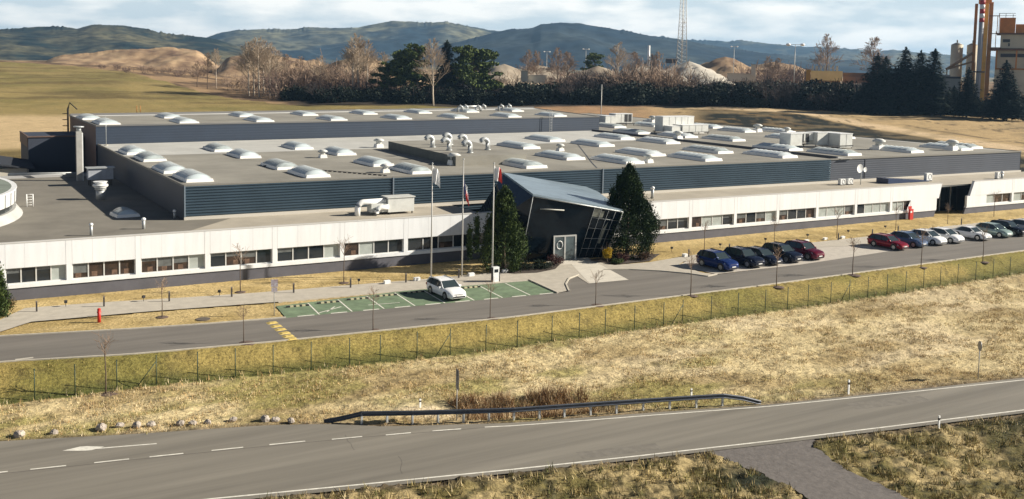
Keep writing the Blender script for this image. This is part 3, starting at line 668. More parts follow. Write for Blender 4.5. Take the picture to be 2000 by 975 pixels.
# right wing
pr_ = [PY(px, py, 89.3).x for px, py in ((1285, 460), (1348, 454.6), (1435, 444.8), (1517, 438), (1593, 432), (1667.3, 426.5), (1735, 420))]
pr_ = [pr_[1] - 13.2, pr_[1] - 6.6] + pr_[1:]
ow2, ad2, band2, z2 = office(pr_[0], 118.9 + 4.0, pr_[:], 'office_wing', 'white office wing right of the entrance ending in a slanted edge', slant_r=.28)
for (a, b), k in zip(zip(pr_[:-1], pr_[1:]), ['gggg', 'gbgg', 'bwwg', 'bgbw', 'bggb', 'wwwb', 'gwww']): window(ad2, ow2, a + .26, b - .26, k)
xl = pr_[-1]; 
window(ad2, ow2, xl + .26, xl + 4.0, 'wwb')
mb = MB(); xe = xl + 4.0
mb.add([(xe - .9, FL(xe) - .04, 1.38), (xe, FL(xe) - .04, 1.38), (xe, FL(xe) - .04, 2.75)], [(0, 1, 2)])
mb.box(xe, 123.0, FL(120) - .037, FL(120) + .3, 1.38, 2.75); ad2(mb, 'blank_panel', WHITE)
mb = MB(); mb.poly([(pr_[0], FL(80) + .35, LZ), (123.5, FL(123) + .35, LZ), (123.5, DL(123), LZ), (pr_[0], DL(70), LZ)]); ad2(mb, 'roof', ROOFB)
mb = MB(); mb.box(pr_[0], 122.5, 91.5, 91.6, 0, 3.5); mb.box(pr_[0] + .3, 122.5, 90.2, 90.5, 2.9, LZ - .01); ad2(mb, 'inner_wall', BLACK)
mb = MB(); mb.box(pr_[0], pr_[0] + .2, FL(80), 97, 0, 4.4); ad2(mb, 'end_wall', WHITE)
# third wing, far right
p3 = [PY(px, py, 89).x for px, py in ((1972, 400), (2040, 395))]
ow3, ad3, band3, z3 = office(129.6, 160, [p3[0], p3[1], p3[1] + 7.3], 'office_wing', 'white office wing at the far right edge with a leaning left end', slant_l=.42)
window(ad3, ow3, p3[0] - 6.2, p3[0] - .26, 'wbb'); window(ad3, ow3, p3[0] + .26, p3[1] - .26, 'wbww'); window(ad3, ow3, p3[1] + .26, p3[1] + 7, 'wwbb')
mb = MB(); mb.box(129.7, p3[0] - 6.2, FL(130) - .037, FL(130) + .3, 1.38, 2.75); ad3(mb, 'blank_panel', WHITE)
mb = MB(); mb.poly([(123.4, FL(120) + .9, LZ - .02), (160, FL(160) + .35, LZ - .02), (160, DL(150), LZ - .02), (123.4, DL(123), LZ - .02)]); ad3(mb, 'roof', ROOFB)
mb = MB(); mb.box(131, 160, 91.5, 91.6, 0, 3.5); mb.box(160, 160.2, 89, 97, 0, 4.8); ad3(mb, 'inner_wall', BLACK)
# recessed glass doorway between the wings
rc = thing('recessed_entrance', 'dark glazed side entrance recessed between two slanted white walls', 'entrance', (126, 91, 0))
mb = MB(); mb.box(-3.4, 6.2, 1.4, 1.5, -.2, 3.75); mb.build('glass_wall', GLASS, rc)
mb = MB()
for x in (-3.2, -.6, 2.2, 4.6): mb.box(x, x + .12, 1.28, 1.4, -.2, 4.4)
mb.box(-3.4, 6, 1.27, 1.39, 3.7, 3.82); mb.box(-3.2, -.6, 1.265, 1.385, 2.4, 2.5); mb.build('mullion', GALV, rc)
mb = MB(); mb.box(-3.3, 5.8, .3, 1.3, 4.2, 4.37); 
for x in (-2.2, 0, 2.2, 4.4): mb.box(x, x + .1, -.9, .3, 4.2, 4.34)
mb.box(-3, 5.4, -1.0, -.9, 4.15, 4.34); mb.build('canopy_frame', GALV, rc)
mb = MB(); mb.box(-3.6, 3.6, -1.6, 1.2, -.1, .12); mb.build('step', CONC, rc)

# ---------------------------------------------------------------- glass pavilion
pv = thing('glass_pavilion', 'leaning dark glass entrance pavilion with a tilted blue metal roof', 'entrance pavilion', (52, 84, 0))
po = -Vector(pv.location)
A_ = PY(984, 337, 95.5); B_ = PY(1042, 379, 84.2); D_ = PY(1218, 410, 83.2); C_ = PY(1146, 365, 97.5)
C2 = PY(1168, 374, 95)
def pb(mb, nm, mats, **k): q = mb.build(nm, mats, pv, **k); q.location = po; return q
th = Vector((0, 0, .22)); up = Vector((0, 0, .004))
mb = MB(); rp = [B_, D_, C2, C_, A_]; mb.hull([p - th for p in rp], rp)
pb(mb, 'roof', mat('pavilion_roof', (.30, .38, .44), .35, metal=.35, var=.2, scale=.6, stretch=(.6, 1.6, 1)))
BL = P(1037, 517, 0); BR = Vector((62.4, 84.9, 0)); BR2 = Vector((63.8, 97, 0)); BL2 = Vector((50.2, 96.5, 0)); BL = Vector((52.6, 86.2, 0))
T = [p - th - Vector((0, 0, .01)) for p in (B_, D_, C_, A_)]
mb = MB(); b4 = [BL, BR, BR2, BL2]
for i in range(4):
    j = (i + 1) % 4; mb.add([b4[i], b4[j], T[j], T[i]], [(0, 1, 2, 3)])
GP = mat('pavilion_glass', (.004, .008, .014), .05, spec=.14, col2=(.008, .016, .024), scale=.6)
pb(mb, 'glass_shell', GP)
def on_face(u, v, i=0, out=.04):
    j = (i + 1) % 4; p = (b4[i] * (1 - u) + b4[j] * u) * (1 - v) + (T[i] * (1 - u) + T[j] * u) * v
    n = (b4[j] - b4[i]).cross(T[i] - b4[i]).normalized(); return p + n * out
mb = MB()
for u in (.68, .76, .84, .92, 1.0):
    mb.tube([on_face(u, 0), on_face(u, 1)], .02 if u < 1 else .06, 4)
for v in (.2, .4, .6, .8): mb.tube([on_face(.68, v), on_face(1, v)], .018, 4)
mb.tube([on_face(0, 1), on_face(1, 1)], .07, 4)
mb.tube([on_face(.0, .0), on_face(0, 1)], .05, 4)
pb(mb, 'mullion', GALV)
mb = MB()
for (u0, u1, v0, v1) in [(.685, .755, .42, .78), (.685, .755, .82, .97), (.765, .80, .45, .95), (.85, .88, .3, .75)]:
    mb.add([on_face(u0, v0, 0, .02), on_face(u1, v0, 0, .02), on_face(u1, v1, 0, .02), on_face(u0, v1, 0, .02)], [(0, 1, 2, 3)])
pb(mb, 'pale_pane', mat('pale_pane', (.25, .26, .22), .15, var=.3, scale=2))  # pale patches paint the lit background seen through the glass
mb = MB(); mb.tube([on_face(.1, .83, 0, .03), on_face(.36, .86, 0, .03)], .07, 4); pb(mb, 'painted_reflection_strip', mat('reflection_tone', (.4, .4, .37), .5))  # pale strip paints a reflection onto the front glass
# door
dc = P(1103, 505, 0)
dx = Vector((1, -.13, 0)).normalized(); dn = Vector((dx.y, -dx.x, 0))
dq = Vector((57.1, 84.68, 0))
mb = MB()
for t in (-1.25, 0, 1.25):
    mb.obox(dq + dx * t, dx * .08, dn * .06, 0, 2.6)
mb.obox(dq, dx * 1.33, dn * .061, 2.6, 2.75); mb.obox(dq, dx * 1.33, dn * .061, .0, .12)
dfr = pb(mb, 'door', mat('door_frame', (.5, .5, .48), .5))
mb = MB()
for s in (-1, 1): mb.obox(dq + dx * s * .62, dx * .54, dn * .02, .12, 2.6)
mb.build('door_glass', mat('door_glass', (.10, .13, .14), .1, var=.4, scale=1.2), dfr)
mb = MB(); q = dq + dx * -.62 + dn * .05 + Vector((0, 0, 1.75)); pts = [q + dx * (.33 * math.cos(t)) + Vector((0, 0, .42 * math.sin(t))) for t in np.linspace(0, 2 * math.pi, 17)]
mb.tube(pts, .05, 4, 0, False); mb.build('door_ring_mark', WHITE2, dfr)
mb = MB(); mb.obox(dq + dn * 1.0, dx * 2.2, dn * .9, 0, .1); pb(mb, 'door_step', CONC)
# planting beds around the pavilion
BED = mat('planting_bed', (.06, .045, .035), .95, var=.4, scale=3, bump=.6)
for nm, pts in (('planting_bed', [(1000, 513), (1030, 517), (1098, 514), (1085, 527), (1050, 534), (1005, 536), (960, 532), (950, 520)]), ('planting_bed', [(1150, 509), (1200, 500), (1290, 497), (1270, 511), (1203, 518), (1160, 512)])):
    sheet(nm, [P(*p, 0) for p in pts], .07, BED)

# ---------------------------------------------------------------- left side buildings
an = thing('annex_building', 'dark boxy annex behind the left yard beside the rear hall', 'annex', (10, 164, 0))
mb = MB(); fx0 = PY(55, 300, 164).x; fx1 = 21.4; az0 = PY(60, 268, 164).z
mb.box(fx0 - 10, fx1 - 10, 0, 12, 0, az0); mb.build('wall', mat('annex_wall', (.04, .05, .075), .7), an)
mb = MB(); mb.box(fx0 - 10.15, fx1 - 10, -.15, .05, az0 + .002, az0 + .2); mb.box(fx0 - 10.15, fx0 - 9.95, .05, 12, az0 + .002, az0 + .2); mb.build('coping', BROWNW, an)
mb = MB(); mb.box(fx0 - 10.12, fx0 - 10.01, .05, 12, az0 - 1.5, az0); mb.build('brown_band', BROWNW, an)
ct = PY(30, 300, 158)
can = thing('yard_shelter', 'small shed with a dark pitched roof at the left edge beyond the yard', 'shed', (PY(28, 320, 158).x, 158, 0))
mb = MB(); mb.box(-2.6, 1.6, 0, 6, 0, 4.2); mb.build('wall', mat('shed_wall', (.55, .52, .45), .8), can)
mb = MB(); mb.add([(-3, -.6, 4.9), (2.6, -.6, 4.0), (2.6, 7, 4.6), (-3, 7, 5.6), (-3, -.6, 5.1), (2.6, -.6, 4.2), (2.6, 7, 4.8), (-3, 7, 5.8)], [(0, 3, 2, 1), (4, 5, 6, 7), (0, 1, 5, 4), (1, 2, 6, 5), (2, 3, 7, 6), (3, 0, 4, 7)]); mb.build('roof', mat('shed_roof', (.03, .035, .045), .7), can)
bx = MB(); c = PY(92, 335, 156); bx.box(c.x - 2.7, c.x + 1.3, 155, 158, 0, 3.3); bx.build('blue_container', mat('container_blue', (.03, .11, .30), .6, var=.2, scale=1), label='blue container standing in the shaded yard', category='container')
bx = MB(); c = PY(140, 330, 152); bx.box(c.x - 2.4, c.x + 2.6, 150, 154, 0, 3.6); bx.box(c.x - 2.3, c.x + 2.5, 150.1, 153.9, 3.6, 3.75); bx.build('yard_container', mat('container_grey', (.10, .14, .19), .6, var=.2, scale=1), label='grey container beside the blue one in the shaded yard', category='container')
# rotunda on the low roof
ro = thing('rotunda', 'round upper storey with a white panel band and grey roof, cut by the left edge', 'roof storey', (-1.5, 113, LZ)); ro.scale = (1, 1, .8)
def ell(rx, ry, z, n=48, off=(0, 0)): return [(off[0] + rx * math.cos(2 * math.pi * i / n), off[1] + ry * math.sin(2 * math.pi * i / n), z) for i in range(n)]
mb = MB(); mb.hull(ell(9.9, 15.6, 0), ell(9.3, 14.8, .95)); mb.build('base_ring', mat('ring_grey', (.45, .45, .43), .6, var=.15, scale=.6), ro)
mb = MB(); mb.hull(ell(9.0, 14.4, .95), ell(9.0, 14.4, 1.75)); mb.build('window_band', GLASS, ro)
mb = MB(); mb.hull(ell(9.3, 14.8, 1.7), ell(9.35, 14.9, 3.3))
for i in range(0, 48, 1):
    t = 2 * math.pi * (i + .5) / 48; mb.tube([(9.33 * math.cos(t), 14.86 * math.sin(t), 1.72), (9.38 * math.cos(t), 14.96 * math.sin(t), 3.3)], .025, 4, 1)
mb.build('panel_band', [mat('ring_panel', (.58, .59, .58), .5, var=.12, scale=.8), DARKEDGE], ro)
mb = MB(); mb.hull(ell(9.4, 14.95, 3.3), ell(9.4, 14.95, 3.42)); mb.build('rim', WHITE2, ro)
mb = MB(); mb.hull(ell(8.9, 14.4, 3.42), ell(6.4, 11.2, 3.75)); mb.build('roof', mat('rotunda_roof', (.17, .20, .17), .8, var=.2, scale=.5), ro)
mb = MB(); mb.ball((4.3, 3.5, 3.7), 2.1, 16, 0, .4); mb.build('roof_dome', DOME, ro)

# ---------------------------------------------------------------- roof equipment
RZ0 = Vector((0, 0, 0))
def rtop(px, py, z): return P(px, py, z)
mb = MB(); c = Vector((17.2, 137.7, LZ)); st = thing('flue_stack', 'tall square pale flue stack rising from the shaded low roof', 'chimney', c)
mb.box(-.34, .34, -.34, .34, 0, 6.4); mb.build('shaft', mat('stack_grey', (.42, .41, .38), .7, var=.15, scale=1), st)
mb = MB(); mb.box(.341, .47, -.25, .25, 0, 6.2); mb.build('light_duct', WHITE2, st)
mb = MB(); mb.cyl((0, 0), .3, 6.4, 6.9, 10); mb.cyl((0, 0), .65, 6.9, 7.05, 12); mb.build('cap', GALV, st)
vt = thing('roof_exhaust_fan', 'round two tiered exhaust fan on the left low roof', 'exhaust fan', (16.8, 118.2, LZ))
mb = MB(); mb.cyl((0, 0), .5, 0, 1.15, 16); mb.cyl((0, 0), .62, 1.15, 1.25, 16); mb.build('drum', GALV, vt)
mb = MB(); mb.cyl((0, 0), .55, 1.3, 1.5, 16, 0, .8); mb.cyl((0, 0), .85, 1.55, 1.75, 16, 0, .8); mb.cyl((0, 0), .5, 1.75, 2.05, 16, 0, .78); mb.build('hood', WHITE2, vt)
cu = thing('condenser_unit', 'large grey condenser on legs beside the dark hall wall', 'air conditioner', P(198, 362, LZ))
mb = MB(); mb.box(-1.6, 1.3, -.7, .7, .8, 2.2); mb.build('casing', mat('cond_grey', (.42, .45, .50), .6, var=.2, scale=1), cu)
mb = MB()
for x in (-1.4, 1.1):
    for y in (-.6, .6): mb = MB(); mb.box(x - .05, x + .05, y - .05, y + .05, 0, .8); mb.build('leg', BLACK, cu)
mb = MB(); mb.box(-1.8, 1.5, -.9, .9, 2.201, 2.3); mb.build('lid', GALV, cu)
pb_ = MB(); pts = [P(15, 347, LZ) + Vector((0, 0, .35)), P(150, 345, LZ) + Vector((0, 0, .35))]; pb_.tube(pts, .16, 8); pts2 = [p + Vector((0, -1.2, .3)) for p in pts]; pb_.tube(pts2, .1, 6)
pb_.build('roof_pipes', GALV, label='pair of long pipes running across the back of the left low roof', category='pipe')
ldr = MB(); c = P(57, 404, LZ)
for s in (-.3, .3): ldr.tube([(c.x + s, c.y, LZ), (c.x + s, c.y, LZ + 1.35)], .06, 5)
for k in range(5): ldr.tube([(c.x - .3, c.y, LZ + .2 + .28 * k), (c.x + .3, c.y, LZ + .2 + .28 * k)], .03, 4)
ldr.build('roof_step_ladder', WHITE2, label='short white ladder standing beside the rotunda', category='ladder')
def chimney_pipe(px, py, h, r, label):
    t = thing('vent_pipe', label, 'vent pipe', P(px, py, LZ)); m = MB(); m.cyl((0, 0), r, 0, h, 10); m.build('pipe', GALV, t); m = MB(); m.ball((0, 0, h + r * .5), r * 1.5, 10, 0, .8); m.build('cap', WHITE2, t)
chimney_pipe(176, 461, .95, .13, 'small silver vent pipe with ball cap, leftmost at the white roof edge')
chimney_pipe(279, 448, .85, .15, 'silver vent pipe with ball cap near the hall corner, at the white roof edge')
chimney_pipe(340, 427, .7, .12, 'slim vent pipe in the shade at the hall corner')
chimney_pipe(1275, 388, 1.2, .18, 'silver vent pipe with white ball cap right of the tall conifer')
chimney_pipe(1956, 352, 1.0, .2, 'white capped pipe on the roof above the far right wing')
# duct unit above the office
du = thing('duct_unit', 'white rooftop duct unit with curved ducts above the office windows', 'ventilation unit', (41, 95.8, LZ))
mb = MB(); mb.box(.6, 3.6, -.8, .8, .25, 1.75); mb.box(.5, 3.7, -.9, .9, 1.752, 1.85); mb.build('casing', HVAC, du)
mb = MB(); mb.box(-1.2, .59, -.6, .6, .3, 1.2); mb.build('middle_box', HVAC, du)
def arc(cx, cz, r, a0, a1, y, n=8): return [(cx + r * math.cos(a0 + (a1 - a0) * i / n), y, cz + r * math.sin(a0 + (a1 - a0) * i / n)) for i in range(n + 1)]
mb = MB(); mb.tube([(-2.6, -.2, .0)] + arc(-1.9, .7, .7, math.pi, math.pi / 2, -.2) + [(0.55, -.2, 1.4)], .3, 10); mb.build('curved_duct', WHITE2, du)
mb = MB(); mb.tube([(-.9, -.9, 0.0)] + arc(-.2, .3, .55, math.pi, math.pi / 2, -.9) + [(.55, -.9, .85)], .26, 10); mb.build('curved_duct', WHITE2, du)
mb = MB()
for x in (.8, 3.4):
    for y in (-.7, .7): mb = MB(); mb.box(x - .05, x + .05, y - .05, y + .05, 0, .25); mb.build('leg', BLACK, du)
# goosenecks
gt = thing('gooseneck_vent', 'x', 'roof vent', (0, 0, 0), 0, 'curved goosenecks on the raised roof box')
mb = MB(); mb.tube([(.55, 0, 0), (.55, 0, .9)] + arc(0, .9, .55, 0, math.pi * .93, 0, 9), .3, 12, 0, True); mb.build('duct', GALV, gt)
mb = MB(); mb.cyl((.55, 0), .42, 0, .12, 12); mb.build('collar', GALV, gt)
gs = Stamp(gt)
lab = ['frontmost', 'x']
for i, (px, py, lb) in enumerate([(838, 288, 'curved metal roof vent, leftmost of the six on the raised box'), (873, 283, 'curved metal roof vent, rear one of the second pair from the left'), (870, 294, 'curved metal roof vent, front one of the second pair from the left'), (903, 286, 'curved metal roof vent, rear one of the third pair'), (911, 299, 'curved metal roof vent nearest the front edge of the raised box'), (946, 293, 'curved metal roof vent, rightmost of the six on the raised box')]):
    gs.place(P(px, py, HZ + 1.2), 0, lb, 1.02)
# mushrooms vents with white curbs
mt = thing('roof_fan', 'x', 'roof fan', (0, 0, 0), 0, 'small fans on the factory roofs')
mb = MB(); mb.hull([(-.6, -.6, 0), (.6, -.6, 0), (.6, .6, 0), (-.6, .6, 0)], [(-.5, -.5, .55), (.5, -.5, .55), (.5, .5, .55), (-.5, .5, .55)]); mb.build('curb', CURB, mt)
mb = MB(); mb.cyl((0, 0), .4, .55, .95, 12); mb.cyl((0, 0), .75, .95, 1.12, 14, 0, .8); mb.cyl((0, 0), .8, 1.12, 1.35, 14, 0, .35); mb.build('hood', HVAC, mt)
ms = Stamp(mt)
for px, py, s, lb in [(630, 308, .8, 'small white roof fan left of a skylight on the left roof'), (752, 337, .75, 'small roof fan between two front skylights above the flagpoles'), (740, 288, 1, 'white roof fan at the left end of the raised roof box'), (887, 322, 1.1, 'white fan box at the front corner of the raised roof box'),
                      (1095, 295, .8, 'small roof fan behind a skylight, left of the dark roof seam'), (1268, 318, .85, 'small roof fan at the near end of a skylight above the tall conifer'), (1325, 272, 1.1, 'grey fan hood in front of the big stacked air handling unit'), (1480, 258, 1.2, 'grey fan hood on white curb on the far right rear roof'),
                      (1537, 262, 1.0, 'grey fan hood left of the rear right air handlers'), (1717, 293, 1.35, 'large grey fan hood right of the rightmost air handlers'), (1860, 294, 1.3, 'grey fan hood between the last two skylights at the right'), (1275, 240, 1.2, 'grey fan hood behind the rooftop coolers near the rear hall')]:
    ms.place(P(px, py, HZ), 0, lb, s)
# air handling units
def ahu(px, py, boxes, name, label, z=HZ, rz=0, frame=True):
    t = thing(name, label, 'air handling unit', P(px, py, z), rz)
    x0 = min(b[0] for b in boxes); x1 = max(b[1] for b in boxes); y0 = min(b[2] for b in boxes); y1 = max(b[3] for b in boxes)
    for b in boxes:
        m = MB(); m.box(b[0], b[1], b[2], b[3], b[4], b[5]); nseam = max(1, int((b[1] - b[0]) / 1.3))
        for k in range(1, nseam): x = b[0] + (b[1] - b[0]) * k / nseam; m.box(x - .03, x + .03, b[2] - .015, b[2] + .01, b[4] + .05, b[5] - .05, 1)
        o = m.build('casing', [HVAC, DARKEDGE], t)
        m = MB(); m.box(b[0] - .06, b[1] + .06, b[2] - .06, b[3] + .06, b[5] + .002, b[5] + .08); m.build('lid', WHITE2, o)
    if frame:
        m = MB()
        for y in (y0, y1 - .12): m.box(x0 - .5, x1 + .3, y, y + .12, .35, .52)
        for x in np.linspace(x0, x1, 5):
            for y in (y0, y1 - .12): m.box(x - .05, x + .05, y + .01, y + .11, 0, .35)
        m.build('support_frame', BLACK, t)
    return t
a1 = ahu(1345, 263, [(-4.5, 3.2, 2.2, 4.6, .45, 3.3), (-1.8, 4.6, -.4, 2.1, .45, 1.8), (-4.2, -2.0, -.2, 2.1, .45, 1.6)], 'air_handler', 'large stacked white air handling unit on a black frame in mid roof')
a2 = ahu(1612, 290, [(-6.8, -4.2, 1.0, 3.4, .5, 2.4), (-4.15, -1.0, 1.6, 3.6, 1.2, 2.4), (-.9, 1.6, .8, 3.2, .5, 2.5), (1.7, 4.6, -1.6, 3.2, .2, 2.4)], 'air_handler', 'row of white air handling boxes on a black frame, right side of the roof')
m = MB(); m.box(-4.0, -3.2, 1.57, 1.6, .9, 2.3); m.box(-2.8, -2.0, 1.57, 1.6, .9, 2.3); m.build('intake_grille', BLACK, a2)
a3 = ahu(1208, 246, [(-3.4, -.6, 0, 3, .3, 2.1), (-.3, 4.2, .6, 3.0, .6, 2.5)], 'air_handler', 'white cooler with two dark louvres beside the rear hall corner')
m = MB(); m.box(2.1, 2.95, .56, .6, .8, 2.4); m.box(3.15, 4.0, .56, .6, .8, 2.4); m.build('louvre', BLACK, a3)
# small AC boxes and dishes over the right wing
def acbox(px, py, s, label):
    t = thing('outdoor_ac_unit', label, 'air conditioner', P(px, py, LZ)); m = MB(); m.box(-.5 * s, .5 * s, -.25, .25, .12, .95 * s); m.build('casing', WHITE2, t)
    m = MB(); m.tube([(.1 * s + .3 * s * math.cos(a), -.26, .52 * s + .3 * s * math.sin(a)) for a in np.linspace(0, 6.28, 13)], .03, 4, 0, False); m.build('fan_ring', BLACK, t)
    m = MB(); m.box(-.45 * s, -.35 * s, -.3, .3, 0, .12); m.box(.35 * s, .45 * s, -.3, .3, 0, .12); m.build('foot', BLACK, t)
acbox(1644, 362, .95, 'white air conditioner box, left one of the pair by the satellite dishes')
acbox(1659, 361, .95, 'white air conditioner box, right one of the pair by the satellite dishes')
acbox(1812, 354, 1.25, 'white air conditioner with round fan above the slanted wall end')
acbox(1949, 350, 1.1, 'dark faced air conditioner at the far right by the capped pipe')
ds = thing('satellite_dish', 'two white satellite dishes on one mast in front of the dark wall', 'satellite dish', P(1681, 361, LZ))
m = MB(); m.cyl((0, 0), .06, 0, 2.6, 8); m.tube([(-.5, 0, 2.3), (.5, 0, 2.2)], .04, 5); m.build('mast', GALV, ds)
def dish(c, r):
    m = MB(); vs = []; 
    for i in range(5):
        rr = r * i / 4
        for k in range(16): t = 2 * math.pi * k / 16; vs.append((c[0] + rr * math.cos(t), c[1] + .18 * r * (1 - (i / 4) ** 2) - .1, c[2] + rr * math.sin(t)))
    m.add(vs, [(i * 16 + k, i * 16 + (k + 1) % 16, (i + 1) * 16 + (k + 1) % 16, (i + 1) * 16 + k) for i in range(4) for k in range(16)], 0, True); return m
dish((-.55, -.15, 2.35), .62).build('dish', WHITE2, ds); dish((.55, -.15, 2.15), .36).build('dish', WHITE2, ds)
lw = MB(); q = [P(1722, 358, LZ), P(1806, 356, LZ), P(1812, 351, LZ), P(1722, 349, LZ)]
lw = MB(); c = P(1765, 356, LZ); lw.hull([(c.x - 4.5, c.y - .9, LZ), (c.x + 4.6, c.y - .9, LZ), (c.x + 4.6, c.y + 1.2, LZ), (c.x - 4.5, c.y + 1.2, LZ)], [(c.x - 4.5, c.y - .9, LZ + .75), (c.x + 4.6, c.y - .9, LZ + .12), (c.x + 4.6, c.y + 1.2, LZ + .12), (c.x - 4.5, c.y + 1.2, LZ + .75)])
lw.build('roof_monitor', mat('monitor_glass', (.02, .04, .10), .25), label='low dark wedge roof light above the slanted white wall end', category='roof light')
lr = thing('lightning_rod', 'thin lightning rod standing at the left corner of the rear hall', 'lightning rod', P(206, 284, HZ)); m = MB(); m.cyl((0, 0), .05, 0, 4.4, 5, 0, .02); m.build('rod', GALV, lr); m = MB(); m.cyl((0, 0), .25, 0, .12, 8); m.build('foot', KERB, lr)
bp = MB(); c = at(1174, 222, 300); bp.tube([(c.x, c.y, 1), (c.x, c.y, at(1174, 165, 300).z)], .13, 6); bp.build('steel_post', POLE, label='tall thin grey post beyond the end of the rear hall', category='post')
dq0 = P(895, 219, RZ); rd = thing('roof_duct_run', 'run of bent metal ducts on the far roof of the rear hall', 'duct', dq0)
for (px, py) in [(895, 219), (905, 218), (930, 219), (940, 217), (975, 217), (990, 216)]:
    c = P(px, py, RZ) - dq0; m = MB(); m.tube([(c.x, c.y, 0), (c.x, c.y, 1.0), (c.x + .5, c.y, 1.35), (c.x + 1.0, c.y, 1.0), (c.x + 1.0, c.y, .4)], .26, 7); m.build('bent_duct', GALV, rd)
m = MB(); m.tube([P(897, 217, RZ) + Vector((0, 0, 1)) - dq0, P(938, 217, RZ) + Vector((0, 0, 1)) - dq0], .24, 6); m.build('straight_duct', GALV, rd)
cb = MB(); ca_, cb_ = P(515, 325, HZ), P(752, 344, HZ)
for k in range(26): q = ca_.lerp(cb_, k / 25); cb.obox((q.x, q.y), (.14, 0), (0, .14), HZ, HZ + .1)
cb.tube([ca_ + Vector((0, 0, .12)), cb_ + Vector((0, 0, .12))], .03, 4)
cb.build('cable_run', BLACK, label='thin cable on small black feet crossing the front left of the big roof', category='cable')
# ---------------------------------------------------------------- cars
TYRE = mat('tyre_rubber', (.015, .015, .016), .85); RIM = mat('wheel_rim', (.45, .46, .47), .3, metal=.8); CGL = mat('car_glass', (.035, .05, .055), .05, spec=.7)
LAMPW = mat('headlamp_glass', (.55, .58, .6), .1, metal=.3); LAMPR = mat('tail_lamp_red', (.35, .01, .01), .2); PLATE = mat('plate_white', (.75, .75, .72), .5); TRIM = mat('black_trim', (.02, .02, .02), .5)
KINDS = {  # L, W, H, hood z, belt z, windshield base x, windshield top x, roof end x, tail base x, tail z
 'wagon': dict(L=4.65, W=1.80, H=1.46, hood=.86, belt=.93, wb=.95, wt=.22, re=-1.75, tb=-2.18, tz=.98),
 'suv':   dict(L=4.60, W=1.88, H=1.68, hood=1.02, belt=1.08, wb=.95, wt=.30, re=-1.72, tb=-2.12, tz=1.12),
 'hatch': dict(L=4.30, W=1.80, H=1.56, hood=.93, belt=1.00, wb=1.08, wt=.25, re=-1.45, tb=-2.0, tz=1.08),
 'sedan': dict(L=4.68, W=1.80, H=1.44, hood=.86, belt=.93, wb=.92, wt=.20, re=-1.05, tb=-1.72, tz=1.0)}
CM = {}
